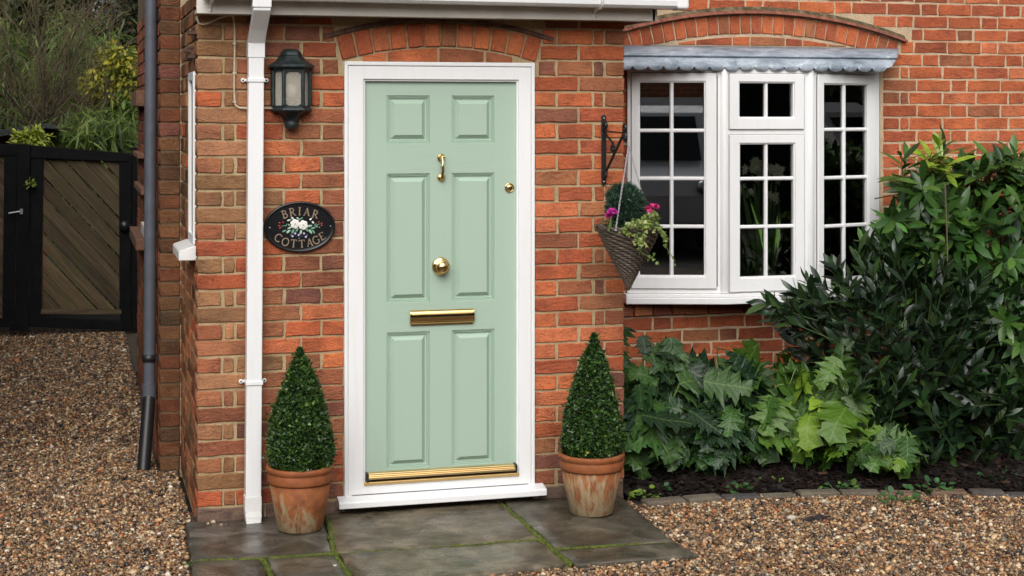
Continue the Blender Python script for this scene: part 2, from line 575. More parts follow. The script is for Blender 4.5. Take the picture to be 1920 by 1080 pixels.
# riven stone slabs, wet in patches
m, n, b = newmat('wet_riven_stone')
v = coords(n)
oi = N(n, 'ShaderNodeObjectInfo')
c = ramp(n, noise(n, v, 4.5, 7, 0.68, 0.8), [(0.30, (0.030, 0.027, 0.018)), (0.46, (0.078, 0.068, 0.049)), (0.60, (0.165, 0.142, 0.108)), (0.78, (0.27, 0.235, 0.19))])
c = mix(n, 1.0, c, oi.outputs['Color'], 'MULTIPLY')
c = mix(n, 1.0, c, ramp(n, noise(n, v, 120, 5, 0.8), [(0.3, (0.7, 0.7, 0.7)), (0.7, (1.2, 1.2, 1.2))]), 'MULTIPLY')
alg = ramp(n, noise(n, v, 8, 5, 0.7), [(0.55, (0, 0, 0)), (0.75, (0.5, 0.5, 0.5))])
c = mix(n, alg, c, (0.055, 0.068, 0.03))
L(n, c, b.inputs['Base Color'])
L(n, ramp(n, noise(n, v, 3.2, 5, 0.6, 0.5), [(0.40, (0.16, 0.16, 0.16)), (0.58, (0.58, 0.58, 0.58))]), b.inputs['Roughness'])
mp = N(n, 'ShaderNodeMapping'); mp.inputs['Scale'].default_value = (0.5, 1.3, 1)
L(n, v, mp.inputs['Vector'])
p = bump(n, b, noise(n, mp.outputs[0], 7, 8, 0.62, 1.4), 0.42, 0.025)
bump(n, b, noise(n, v, 120, 4, 0.75), 0.22, 0.004, p)
M['slab'] = m

m, n, b = newmat('moss')
v = coords(n, False)
L(n, ramp(n, noise(n, v, 60, 5, 0.7), [(0.30, (0.016, 0.018, 0.006)), (0.42, (0.065, 0.085, 0.009)), (0.56, (0.15, 0.19, 0.016)), (0.75, (0.26, 0.29, 0.035))]), b.inputs['Base Color'])
b.inputs['Roughness'].default_value = 0.95
bump(n, b, noise(n, v, 250, 4, 0.7), 1.0, 0.01)
M['moss'] = m

m, n, b = newmat('pebble')
v = coords(n, False)
c = mix(n, 1.0, attr(n), ramp(n, noise(n, v, 180, 3, 0.6), [(0.3, (0.72, 0.7, 0.68)), (0.7, (1.18, 1.18, 1.18))]), 'MULTIPLY')
L(n, c, b.inputs['Base Color'])
b.inputs['Roughness'].default_value = 0.45
M['pebble'] = m
m, n, b = newmat('chip')
L(n, attr(n), b.inputs['Base Color'])
b.inputs['Roughness'].default_value = 0.85
b.inputs['Specular IOR Level'].default_value = 0.15
M['chip'] = m
m, n, b = newmat('gravel_bed')
v = coords(n, False)
L(n, ramp(n, noise(n, v, 70, 4, 0.7), [(0.3, (0.035, 0.025, 0.018)), (0.55, (0.10, 0.07, 0.045)), (0.75, (0.24, 0.17, 0.11))]), b.inputs['Base Color'])
b.inputs['Roughness'].default_value = 0.9
bump(n, b, noise(n, v, 60, 4, 0.7), 1.0, 0.02)
M['gravel_bed'] = m

# weathered gate boards and black stained timber
m, n, b = newmat('weathered_board')
v = coords(n)
oi = N(n, 'ShaderNodeObjectInfo')
mp = N(n, 'ShaderNodeMapping'); mp.inputs['Scale'].default_value = (1.2, 1, 26)
L(n, v, mp.inputs['Vector'])
c = ramp(n, noise(n, mp.outputs[0], 2.2, 6, 0.65, 0.6), [(0.25, (0.030, 0.021, 0.010)), (0.5, (0.082, 0.058, 0.029)), (0.8, (0.175, 0.130, 0.072))])
c = mix(n, 1.0, c, oi.outputs['Color'], 'MULTIPLY')
c = mix(n, ramp(n, noise(n, v, 6, 4, 0.6), [(0.52, (0, 0, 0)), (0.7, (0.5, 0.5, 0.5))]), c, (0.07, 0.075, 0.02))
L(n, c, b.inputs['Base Color'])
b.inputs['Roughness'].default_value = 0.85
bump(n, b, noise(n, mp.outputs[0], 3, 6, 0.7), 0.5, 0.006)
M['board'] = m
m, n, b = newmat('black_stained_timber')
v = coords(n)
c = ramp(n, noise(n, v, 14, 6, 0.7), [(0.35, (0.004, 0.004, 0.005)), (0.75, (0.011, 0.010, 0.010)), (0.95, (0.05, 0.045, 0.04))])
L(n, c, b.inputs['Base Color'])
b.inputs['Roughness'].default_value = 0.8
b.inputs['Specular IOR Level'].default_value = 0.15
bump(n, b, noise(n, v, 40, 4, 0.6), 0.3, 0.004)
M['black_wood'] = m
M['wicker'] = plain('dark_wicker', (0.085, 0.062, 0.045), 0.55, nscale=60, namt=0.55, bscale=200, bst=0.3)
M['leaf_box'] = leaf_mat('box_leaf', 'col', 0.45, 0.12)
M['leaf_laurel'] = leaf_mat('laurel_leaf', 'object', 0.36, 0.10)
M['leaf_laurel_mass'] = leaf_mat('laurel_leaf_joined', 'col', 0.34, 0.10)
M['leaf_big'] = leaf_mat('lobed_leaf', 'object', 0.42, 0.12, veins=True, spec=0.32)
M['leaf_soft'] = leaf_mat('soft_leaf', 'col', 0.55, 0.25)
M['flower'] = leaf_mat('flower_petal', 'col', 0.6, 0.3)
# ------------------------------------------------------------------ ground
YW = 1.12                                  # plane of the cottage wall; the porch front stands at Y = 0
def sheet(name, poly, z, mat, kind='structure'):
    mb = MB()
    mb.add([(x, y, z) for x, y in poly], [tuple(range(len(poly)))])
    o = mb.build(name, mat)
    return tag(o, kind=kind)
sheet('ground', [(-120, -120), (120, -120), (120, 160), (-120, 160)], -0.055, M['soil'])
sheet('driveway', [(-6, -9), (9, -9), (9, -0.6), (4.2, -0.52), (2.9, -0.22), (2.03, -0.14), (2.0, 0.3), (-0.02, 0.3), (-0.02, 1.0), (-0.10, 1.2), (-0.10, 4.4), (0.3, 7.2), (-6, 7.2)], -0.028, M['gravel_bed'])
# planting bed, a little mounded toward the wall
mb = MB()
nx, ny = 40, 14
vs, fs = [], []
EDGE = [(2.04, -0.14), (2.5, -0.13), (3.0, -0.19), (3.5, -0.33), (4.0, -0.50), (5.0, -0.62), (7.5, -0.7)]
def edge_y(x):
    for (xa, ya), (xb, yb) in zip(EDGE, EDGE[1:]):
        if x <= xb: return ya + (yb - ya) * max(0, (x - xa)) / (xb - xa)
    return EDGE[-1][1]
for j in range(ny + 1):
    for i in range(nx + 1):
        x = 2.036 + 5.2 * i / nx
        y0 = edge_y(x)
        y = y0 + (YW + 0.02 - y0) * j / ny
        q = j / ny
        vs.append((x, y, -0.02 + 0.075 * min(1, q * 3) + random.uniform(-0.012, 0.012)))
for j in range(ny):
    for i in range(nx):
        a = j * (nx + 1) + i
        fs.append((a, a + 1, a + nx + 2, a + nx + 1))
mb.add(vs, fs, True)
tag(mb.build('soil_bed', M['soil']), kind='structure')

# bark mulch on the bed
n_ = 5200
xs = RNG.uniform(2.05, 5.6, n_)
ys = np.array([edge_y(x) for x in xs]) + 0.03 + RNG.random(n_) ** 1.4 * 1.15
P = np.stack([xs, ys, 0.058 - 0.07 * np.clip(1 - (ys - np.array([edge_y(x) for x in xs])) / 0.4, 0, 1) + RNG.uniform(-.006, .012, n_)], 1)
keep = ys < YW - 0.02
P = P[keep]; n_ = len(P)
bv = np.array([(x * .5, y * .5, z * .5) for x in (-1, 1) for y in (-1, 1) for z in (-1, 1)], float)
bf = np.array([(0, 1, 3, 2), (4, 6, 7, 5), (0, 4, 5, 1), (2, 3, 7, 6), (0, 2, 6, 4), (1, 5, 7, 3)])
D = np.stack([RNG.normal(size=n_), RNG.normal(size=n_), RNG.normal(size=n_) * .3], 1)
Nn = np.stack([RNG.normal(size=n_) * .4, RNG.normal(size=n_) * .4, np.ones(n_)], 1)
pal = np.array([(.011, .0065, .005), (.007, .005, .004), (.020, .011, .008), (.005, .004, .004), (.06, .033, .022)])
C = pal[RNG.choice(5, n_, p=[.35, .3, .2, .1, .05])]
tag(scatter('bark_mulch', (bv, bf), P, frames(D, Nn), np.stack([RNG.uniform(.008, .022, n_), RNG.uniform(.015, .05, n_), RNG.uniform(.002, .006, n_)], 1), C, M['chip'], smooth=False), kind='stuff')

# ------------------------------------------------------------------ paving slabs with moss in the joints
SLABS = [  # corners on the ground: back-left, back-right, front-right, front-left, tint
    ([(-0.045, 0.02), (0.565, 0.02), (0.505, -0.648), (0.20, -0.642), (-0.065, -0.590)], (0.80, 0.80, 0.84)),
    ([(0.583, 0.02), (1.400, 0.02), (1.400, -0.672), (0.524, -0.650)], (1.15, 1.08, 0.98)),
    ([(1.425, 0.02), (1.998, 0.02), (1.945, -0.865), (1.424, -0.832)], (0.74, 0.74, 0.72)),
    ([(-0.070, -0.612), (0.205, -0.662), (0.215, -1.20), (-0.085, -1.20)], (0.86, 0.84, 0.82)),
    ([(0.232, -0.662), (0.505, -0.668), (0.520, -1.19), (0.243, -1.20)], (0.88, 0.88, 0.84)),
    ([(0.532, -0.668), (1.396, -0.692), (1.405, -1.062), (0.95, -1.12), (0.545, -1.17)], (1.12, 1.08, 0.98)),
    ([(1.422, -0.856), (1.948, -0.886), (1.968, -1.095), (1.432, -1.080)], (0.78, 0.78, 0.74)),
]
paving = bpy.data.objects.new('paving', None)
COL.objects.link(paving)
paving['kind'] = 'structure'
ORG[paving] = Vector((0, 0, 0))
def in_poly(x, y, poly):
    c = False
    for i in range(len(poly)):
        (xa, ya), (xb, yb) = poly[i], poly[i - 1]
        if (ya > y) != (yb > y) and x < (xb - xa) * (y - ya) / (yb - ya) + xa: c = not c
    return c
for poly, tint in SLABS:
    pts = []
    for i in range(len(poly)):                     # hand-cut, slightly wavy edges
        a, b_ = Vector(poly[i]), Vector(poly[(i + 1) % len(poly)])
        k = max(2, int((b_ - a).length / 0.07))
        nrm = Vector((-(b_ - a).y, (b_ - a).x)).normalized()
        for q in range(k):
            pts.append(a.lerp(b_, q / k) + nrm * (random.uniform(-.005, .005) if q else 0))
    c = sum(pts, Vector((0, 0))) / len(pts)
    mb = MB()
    tilt = random.uniform(-.004, .004)
    rings = []
    for sc, z in ((1.0, -0.05), (1.0, -0.010), (0.994, -0.003), (0.985, 0.0), (0.75, 0.001), (0.45, -0.002), (0.15, 0.001)):
        rings.append([Vector((c.x + (p.x - c.x) * sc, c.y + (p.y - c.y) * sc, z + tilt * (p.x - c.x) + (random.uniform(-.0015, .0015) if sc < .98 else 0))) for p in pts])
    mb.loft(rings, True, True, True, True)
    o = mb.build('paving_slab', M['slab'], paving)
    o.color = (*tint, 1)
def moss_strip(pts, wd, h):
    n = 0
    vs, fs = [], []
    for i, p in enumerate(pts):
        a, b_ = Vector(pts[max(0, i - 1)]), Vector(pts[min(len(pts) - 1, i + 1)])
        d = (b_ - a).normalized(); nr = Vector((-d.y, d.x))
        ww = wd * random.uniform(.35, 1.5)
        hh = h * random.uniform(.5, 1.5)
        p = Vector(p)
        for off, z in ((-1, -.012), (-.45, hh * .8), (.1, hh), (.5, hh * .7), (1, -.012)):
            q = p + nr * ww * (off + random.uniform(-.15, .15))
            vs.append((q.x, q.y, z + random.uniform(-.001, .002)))
    for i in range(len(pts) - 1):
        for k in range(4):
            a = i * 5 + k
            fs.append((a, a + 1, a + 6, a + 5))
    return vs, fs
def line(a, b_, n):
    return [(a[0] + (b_[0] - a[0]) * i / n + random.uniform(-.003, .003), a[1] + (b_[1] - a[1]) * i / n + random.uniform(-.003, .003)) for i in range(n + 1)]
mb = MB()
for a, b_, wd, h in [((.575, -.16), (.515, -.655), .012, .003), ((.515, -.655), (.533, -1.2), .013, .004), ((-.03, -.603), (.22, -.652), .009, .001), ((.22, -.652), (.515, -.658), .013, .004),
                     ((.222, -.655), (.23, -1.2), .012, .003), ((.525, -.660), (1.02, -.682), .005, -.001), ((1.0, -.683), (1.41, -.683), .011, .002), ((1.413, -.28), (1.411, -.68), .014, .004),
                     ((1.411, -.68), (1.416, -1.09), .014, .004), ((1.42, -.845), (1.80, -.866), .010, .003), ((1.80, -.868), (1.94, -.875), .005, -.002), ((.58, .0), (.575, -.16), .009, -.003), ((1.412, .0), (1.413, -.28), .009, -.004)]:
    k = max(4, int((Vector(a) - Vector(b_)).length / .012))
    mb.add(*moss_strip(line(a, b_, k), wd, h), True)
tag(mb.build('moss', M['moss']), kind='stuff')

# ------------------------------------------------------------------ gravel, thousands of single pebbles
PAVE = [(-0.06, 0.06), (2.0, 0.06), (1.955, -0.87), (1.975, -1.10), (1.43, -1.085), (1.40, -1.07), (.95, -1.13), (.54, -1.19), (-.10, -1.22), (-.08, -.6)]
def scatter_gravel(name, x0, x1, y0, y1, sp, size, test, coarse, beyond=False):
    gx = np.arange(x0, x1, sp); gy = np.arange(y0, y1, sp)
    X, Y = np.meshgrid(gx, gy)
    X = (X + RNG.uniform(-.5, .5, X.shape) * sp).ravel(); Y = (Y + RNG.uniform(-.5, .5, Y.shape) * sp).ravel()
    dx, dy = X - CX, Y - CY
    dep = dx * ST + dy * CT
    px = 960 + FPX * (dx * CT - dy * ST) / np.maximum(dep, .1)
    py = HOR + FPX * CZ / np.maximum(dep, .1)
    inside = (px > -120) & (px < 2040) & (py < 1115)
    keep = (dep > 1) & (((px > -900) & (px < 2500) & (py < 1300) & ~inside) if beyond else inside)
    X, Y = X[keep], Y[keep]
    keep = np.array([test(x, y) for x, y in zip(X, Y)], bool)
    X, Y = X[keep], Y[keep]
    n = len(X)
    if coarse:
        bv = np.array([(1, 0, 0), (-1, 0, 0), (0, 1, 0), (0, -1, 0), (0, 0, 1), (0, 0, -1)], float)
        bf = np.array([(0, 2, 4), (2, 1, 4), (1, 3, 4), (3, 0, 4), (2, 0, 5), (1, 2, 5), (3, 1, 5), (0, 3, 5)])
    else:
        t = (1 + 5 ** .5) / 2
        bv = np.array([(-1, t, 0), (1, t, 0), (-1, -t, 0), (1, -t, 0), (0, -1, t), (0, 1, t), (0, -1, -t), (0, 1, -t), (t, 0, -1), (t, 0, 1), (-t, 0, -1), (-t, 0, 1)], float) / 1.9
        bf = np.array([(0, 11, 5), (0, 5, 1), (0, 1, 7), (0, 7, 10), (0, 10, 11), (1, 5, 9), (5, 11, 4), (11, 10, 2), (10, 7, 6), (7, 1, 8), (3, 9, 4), (3, 4, 2), (3, 2, 6), (3, 6, 8), (3, 8, 9), (4, 9, 5), (2, 4, 11), (6, 2, 10), (8, 6, 7), (9, 8, 1)])
    s = size * np.exp(RNG.normal(0, .30, n))
    S = np.stack([s * RNG.uniform(.8, 1.45, n), s * RNG.uniform(.7, 1.1, n), s * RNG.uniform(.4, .8, n)], 1)
    D = np.stack([RNG.normal(size=n), RNG.normal(size=n), RNG.normal(size=n) * .45], 1)
    Nn = np.stack([RNG.normal(size=n) * .5, RNG.normal(size=n) * .5, np.ones(n)], 1)
    P = np.stack([X, Y, -0.024 + RNG.uniform(0, .013, n) + .3 * s], 1)
    pal = np.array([srgb(*c) for c in [(212, 182, 142), (192, 150, 104), (168, 126, 86), (130, 100, 76), (234, 218, 192), (84, 74, 68), (176, 112, 70), (154, 134, 112), (204, 166, 122), (54, 50, 50)]])
    C = pal[RNG.choice(10, n, p=[.15, .15, .14, .14, .07, .08, .08, .08, .08, .03])] * RNG.uniform(.22, 1.06, (n, 1)) ** 1.25
    tag(scatter(name, (bv, bf), P, frames(D, Nn), S, C, M['pebble']), kind='stuff')
house_ok = lambda x, y: not (x > -0.02 and y > -0.02) and not (x > -0.12 and y > 1.1)
scatter_gravel('gravel', -2.2, 0.05, -1.75, 1.9, .0104, .0072, lambda x, y: house_ok(x, y) and not in_poly(x, y, PAVE), False)
scatter_gravel('gravel', -2.6, 0.05, 1.9, 6.8, .0150, .0100, lambda x, y: house_ok(x, y), True)
scatter_gravel('gravel', 0.05, 4.9, -1.75, -0.10, .0104, .0073, lambda x, y: not in_poly(x, y, PAVE) and not in_poly(x, y, [(-.05, -.05), (2.03, -.05), (2.03, .1), (-.05, .1)]) and (x < 2.02 or y < edge_y(x) - .035) , False)

scatter_gravel('gravel', -2.25, 0.05, -2.4, 6.8, .0210, .0138, lambda x, y: house_ok(x, y) and not in_poly(x, y, PAVE), True, True)
scatter_gravel('gravel', 0.05, 5.6, -2.4, -0.10, .0210, .0138, lambda x, y: not in_poly(x, y, PAVE) and not in_poly(x, y, [(-.05, -.05), (2.03, -.05), (2.03, .1), (-.05, .1)]) and (x < 2.02 or y < edge_y(x) - .035), True, True)
# sunken brick edging along the bed
edging = bpy.data.objects.new('bed_edging', None)
COL.objects.link(edging); edging['kind'] = 'structure'; ORG[edging] = Vector((0, 0, 0))
x = 2.06
while x < 5.4:
    ln = random.uniform(.14, .21)
    y0, y1 = edge_y(x) - .055, edge_y(x + ln) - .055
    mb = MB()
    d = Vector((ln, y1 - y0, 0)); nr = Vector((-d.y, d.x, 0)).normalized()
    a = Vector((x, y0, 0))
    ring = lambda k, z: [a + d * k + nr * (-.045 + k * .5) + Vector((0, 0, z)), a + d * (1 - k) + nr * (-.045 + k * .5) + Vector((0, 0, z)), a + d * (1 - k) + nr * (.045 - k * .5) + Vector((0, 0, z)), a + d * k + nr * (.045 - k * .5) + Vector((0, 0, z))]
    tz = random.uniform(-.006, .008)
    mb.loft([ring(0, -.05), ring(0.0, -.004 + tz), ring(.03, .003 + tz)], smooth=False)
    o = mb.build('edging_stone', M['brick_stone'] if 'brick_stone' in M else M['brick'], edging)
    o.color = (*random.choice([(.14, .115, .09), (.075, .072, .07), (.17, .11, .075), (.12, .10, .085), (.15, .13, .10)]), 1)
    x += ln + random.uniform(.012, .03)

# ------------------------------------------------------------------ bricks
BR = {}
def brick_mesh(wd, ht, dp, var):
    """one hand-made brick: worn arrises, uneven outline; front face at y = 0"""
    rnd = random.Random(int(wd * 1000) * 31 + var * 7 + int(dp * 1000))
    pts = []
    nl = 4 if wd > .13 else 2
    for i in range(nl): pts.append((-wd / 2 + wd * i / nl, -ht / 2))
    for i in range(2): pts.append((wd / 2, -ht / 2 + ht * i / 2))
    for i in range(nl): pts.append((wd / 2 - wd * i / nl, ht / 2))
    for i in range(2): pts.append((-wd / 2, ht / 2 - ht * i / 2))
    jt = lambda a: rnd.uniform(-a, a)
    k = len(pts)
    o1 = [(x * (1 - .0015 / wd) + jt(.0030), z * (1 - .001 / ht) + jt(.0026)) for x, z in pts]
    A = [(x * (1 - .007 / wd), rnd.uniform(-.0015, .002), z * (1 - .007 / ht)) for x, z in o1]
    B = [(x, .0045 + jt(.001), z) for x, z in o1]
    Cc = [(x, dp, z) for x, z in pts]
    vs = A + B + Cc
    fs = [tuple(range(k))]
    for r in (0, 1):
        for i in range(k):
            j = (i + 1) % k
            fs.append((r * k + i, r * k + k + i, r * k + k + j, r * k + j))
    return vs, fs
def brick_data(wd, ht, dp, var):
    key = (round(wd, 3), round(ht, 3), round(dp, 3), var)
    if key not in BR:
        vs, fs = brick_mesh(wd, ht, dp, var)
        me = bpy.data.meshes.new('brick')
        me.from_pydata(vs, [], fs)
        me.polygons.foreach_set('use_smooth', [False] + [True] * (len(fs) - 1))
        me.materials.append(M['brick'])
        BR[key] = me
    return BR[key]
CLASSES = [.045, .075, .105, .16, .215]
def brick_at(parent, x0, x1, z0, z1, y, color, dp=.05, rot=0.0, proud=None):
    wd, ht = x1 - x0, z1 - z0
    c = min(CLASSES, key=lambda k: abs(k - wd))
    me = brick_data(c, .065, dp, random.randrange(7))
    o = bpy.data.objects.new('brick', me)
    put(o, parent)
    flip = random.choice((0, pi))
    o.location = Vector(((x0 + x1) / 2, y + (random.uniform(-.0025, .002) if proud is None else proud), (z0 + z1) / 2)) - org(parent)
    o.rotation_euler = (random.uniform(-.006, .006), flip + rot + random.uniform(-.006, .006), random.uniform(-.004, .004))
    o.scale = (wd / c, 1, ht / .065)
    o.color = (*color, 1)
    return o
class BrickMass:
    """bricks too foreshortened or hidden to pick apart: real geometry, one mesh"""
    def __init__(s): s.mb = MB()
    def brick(s, p0, u, wd, z0, z1, nrm, color, dp=.04):
        """p0 = start point on the face (x,y), u = unit direction along the wall, nrm = outward normal"""
        vs, fs = brick_mesh(max(wd, .03), z1 - z0, dp, random.randrange(9))
        s.mb.cc = color
        off = random.uniform(-.002, .002)
        out = []
        for x, y, z in vs:
            q = Vector((p0[0], p0[1], 0)) + Vector((u[0], u[1], 0)) * (wd / 2 + x) - Vector((nrm[0], nrm[1], 0)) * (y + off)
            out.append((q.x, q.y, (z0 + z1) / 2 + z))
        s.mb.add(out, fs, False)
    def build(s, name, parent):
        o = s.mb.build(name, M['brick_mass'], parent, colattr=True)
        o['kind'] = 'stuff'
        return o
RED = [srgb(183, 93, 53), srgb(173, 87, 51), srgb(191, 100, 56), srgb(164, 83, 51), srgb(195, 105, 59)]
DULL = [srgb(157, 92, 60), srgb(144, 85, 57), srgb(162, 101, 66)]
DARK = [srgb(136, 82, 63), srgb(126, 78, 63), srgb(142, 87, 65)]
ORANGE = [srgb(203, 113, 68), srgb(197, 108, 66)]
TAN = [srgb(162, 115, 78), srgb(150, 107, 71), srgb(170, 118, 80), srgb(160, 104, 72), srgb(144, 102, 67), srgb(166, 106, 70)]
MUD = [srgb(112, 78, 48), srgb(98, 66, 42), srgb(124, 82, 50), srgb(120, 70, 44), srgb(90, 66, 44)]
from mathutils import noise as mnoise
def mute(c, k=.07):
    l = .3 * c[0] + .6 * c[1] + .1 * c[2]
    return tuple(v * (1 - k) + l * k for v in c)
def pick(kind, x=0.0, z=1.5):
    """fired clay varies in drifts across a wall, browner in the damp courses near the ground"""
    r = random.random()
    if kind == 'porch':
        drift = mnoise.noise(Vector((x * 2.2, z * 2.2, 3.1))) * .9 + (.25 if z < .45 else 0) + (.25 if z > 1.95 else 0)
        r = min(.999, max(0, r * .8 + .10 + drift * .45))
        p = ORANGE if r < .13 else RED if r < .58 else DULL if r < .84 else DARK
        return mute(jit(random.choice(p), .09))
    if kind == 'porch': p = RED if r < .56 else DULL if r < .76 else ORANGE if r < .91 else DARK
    elif kind == 'left': p = TAN if r < .86 else DULL if r < .94 else RED
    elif kind == 'wall': p = RED[:4] if r < .86 else ORANGE[1:] if r < .92 else DULL
    elif kind == 'nib': p = MUD if r < .9 else DARK
    else: p = RED
    return mute(jit(random.choice(p), .09))
zj = lambda n: 2.0115 - .075 * n           # bed joints of the porch

# ================================================================== the porch
porch = thing('brick_porch', 'red brick entrance porch with arched lintel holding the pale green front door', 'porch', (1.016, 0, 0))
wall = None
mb = MB()
yb = .0075
mb.box(.006, .668, yb, .215, .0, 2.276)                 # left pier core, mortar surface between the bricks
mb.box(1.576, 2.026, yb, .215, .0, 2.276)
mb.box(.668, 1.576, yb + .001, .215, 2.06, 2.276)
mb.box(.0065, .105, .215, 1.115, -.04, 2.34)            # left side wall
mb.box(1.93, 2.0255, .215, 1.125, -.04, 2.34)           # right side wall
wall = mb.build('wall', M['mortar'], porch)
def rows_left(n):
    if n % 2 == 0: return [(0, .226, 'left'), (.236, .462, 'porch'), (.473, .664, 'porch')]
    return [(0, .110, 'left'), (.122, .166, 'left'), (.177, .386, 'mid'), (.398, .556, 'porch'), (.568, .664, 'porch')]
def rows_right(n):
    if n % 2 == 0: return [(1.579, 1.795, 'porch'), (1.808, 2.031, 'porch')]
    return [(1.579, 1.684, 'porch'), (1.697, 1.868, 'porch'), (1.881, 1.926, 'porch'), (1.938, 2.031, 'porch')]
for n in range(-4, 26):
    z1, z0 = zj(n) - .005, zj(n + 1) + .005
    for spec in (rows_left(n), rows_right(n)):
        for x0, x1, kd in spec:
            if kd == 'mid': kd = 'left' if random.random() < .5 else 'porch'
            if n <= -1:                                  # room for the arch
                cut = .640 + .010 * (n + 1)
                if x0 < 1: x1 = min(x1, cut)
                else: x0 = max(x0, 2.244 - cut)
                if x1 - x0 < .03: continue
            zz1 = min(z1, 2.272)
            if zz1 - z0 < .03: continue
            s = random.uniform(-.003, .003)
            sx0 = x0 if x0 == 0 else x0 + s
            sx1 = x1 if x1 > 2.0 else x1 + random.uniform(-.003, .003)
            dk = 1.0
            col = pick(kd, (sx0 + sx1) / 2, z0)
            edge = x0 == 0 or x1 > 2.0
            brick_at(wall, sx0, sx1, z0 + random.uniform(-.0015, .0015), zz1 + random.uniform(-.0015, .0015), 0, col, .1025 if edge else .05)
# rough stone plinth course
for xa, xb in ((.002, .30), (.31, .655), (1.60, 1.80), (1.81, 2.028)):
    o = brick_at(wall, xa, xb, -.03, .056, -.004, jit((.155, .105, .08), .15), .1025)
# segmental arch of headers on edge
def circle3(xa, za, xm, zm):
    """circle through (xm - h, za), (xm, zm), (xm + h, za) -> centre z, radius"""
    h = xm - xa
    s = zm - za
    R = (h * h + s * s) / (2 * s)
    return zm - R, R
cz, R = circle3(.664, 2.082, 1.122, 2.147)
half = math.asin((1.122 - .655) / R)
NV = 12
for k in range(NV):
    a = -half + 2 * half * (k + .5) / NV
    wv = 2 * half * R / NV
    p = Vector((1.122 + (R + .054) * sin(a), 0, cz + (R + .054) * cos(a)))
    o = brick_at(wall, p.x - .054, p.x + .054, p.z - .5 * (wv - .007), p.z + .5 * (wv - .007), -.003, pick('porch'), .05, rot=pi / 2 + a)
# thin tile course over the arch
mb = MB()
for k in range(22):
    a0, a1 = -half * 1.10 + 2.2 * half * k / 22, -half * 1.10 + 2.2 * half * (k + .97) / 22
    for q, (r0, r1, yy) in enumerate(((.116, .126, -.010), (.128, .136, -.006))):
        pt = lambda a, r: (1.122 + (R + r) * sin(a), yy + random.uniform(-.002, .002), min(2.27, cz + (R + r) * cos(a)))
        mb.prism([pt(a0, r0), pt(a1, r0), pt(a1, r1), pt(a0, r1)], (0, .05, 0))
mb.build('drip_tile', M['tile_dark'], porch)
# cut bricks between frame head and arch
for xa, xb in ((.755, .862), (.872, 1.105), (1.118, 1.33), (1.342, 1.47)):
    pts = []
    zt = lambda x: cz + sqrt(R * R - (x - 1.122) ** 2) - .009
    for i in range(5):
        x = xb + (xa - xb) * i / 4
        pts.append((x, .004, max(zt(x), 2.077)))
    mb = MB()
    mb.prism([(xa, .004, 2.076), (xb, .004, 2.076)] + pts, (0, .04, 0))
    o = mb.build('brick', M['brick'], wall)
    o.color = (*pick('porch'), 1)
# side walls: seen at a grazing angle, bricks a few pixels wide
bm_ = BrickMass()
for n in range(-5, 27):
    z1, z0 = zj(n) - .005, zj(n + 1) + .005
    z0 = max(z0, -.04)
    y = .1125 if n % 2 else .1125
    seq = [.215, .1025] if n % 2 else [.1025, .215]
    k = 0
    while y < 1.1:
        ln = min(seq[k % 2], 1.115 - y); k += 1
        if ln > .03:
            hole = (1.225 < (z0 + z1) / 2 < 2.03) and y + ln > .12 and y < .46
            if not hole:
                bm_.brick((0, y), (0, 1), ln, z0, z1, (-1, 0), jit(random.choice(TAN + MUD + RED[:1]), .12))
            bm_.brick((2.032, y), (0, 1), ln, z0, z1, (1, 0), pick('porch'))
        y += ln + .010
bm_.build('side_brick', porch)
# the narrow side window of the porch
sw = MB()
for (y0, y1, z0, z1) in ((.125, .165, 1.235, 2.025), (.415, .455, 1.235, 2.025), (.165, .415, 1.985, 2.025), (.165, .415, 1.235, 1.275)):
    sw.box(-.008, .06, y0, y1, z0, z1)
sw.box(.004, .02, .285, .297, 1.275, 1.985)
win = sw.build('side_window', M['upvc'], porch, .003)
g = MB(); g.box(.012, .016, .165, .415, 1.275, 1.985)
g.build('pane', M['glass'], win)
g = MB()
g.prism([(-.075, .07, 1.168), (.05, .07, 1.168), (.05, .07, 1.232), (-.012, .07, 1.232), (-.07, .07, 1.212), (-.075, .07, 1.205)], (0, .44, 0))
g.build('side_sill', M['upvc_old'], porch, .003)
g = MB()
for yy, zz in ((.09, 2.085), (.19, 2.115), (.30, 2.115), (.40, 2.085)):
    g.box(-.03, .05, yy, yy + .095, zz, zz + .014)
    g.box(-.018, .05, yy, yy + .095, zz + .016, zz + .028)
g.box(-.034, .06, .02, .11, 2.19, 2.205)
g.build('side_drip_tile', M['tile_dark'], porch)
# roof edge: soffit and fascia boards, tiled lean-to roof running up to the cottage wall
mb = MB()
mb.box(-.012, 2.145, -.150, -.132, 2.272, 2.43)
mb.box(2.118, 2.135, -.150, 1.10, 2.272, 2.43)
mb.build('fascia', M['fascia'], porch, .003)
mb = MB(); mb.box(-.010, 2.118, -.132, .0, 2.276, 2.290)
mb.build('soffit', M['fascia'], porch)
mb = MB()
mb.prism([(-.06, -.20, 2.44), (-.06, 1.115, 3.05), (-.06, 1.115, 3.12), (-.06, -.22, 2.465)], (2.24, 0, 0))
mb.build('roof', M['roof_tile'], porch)

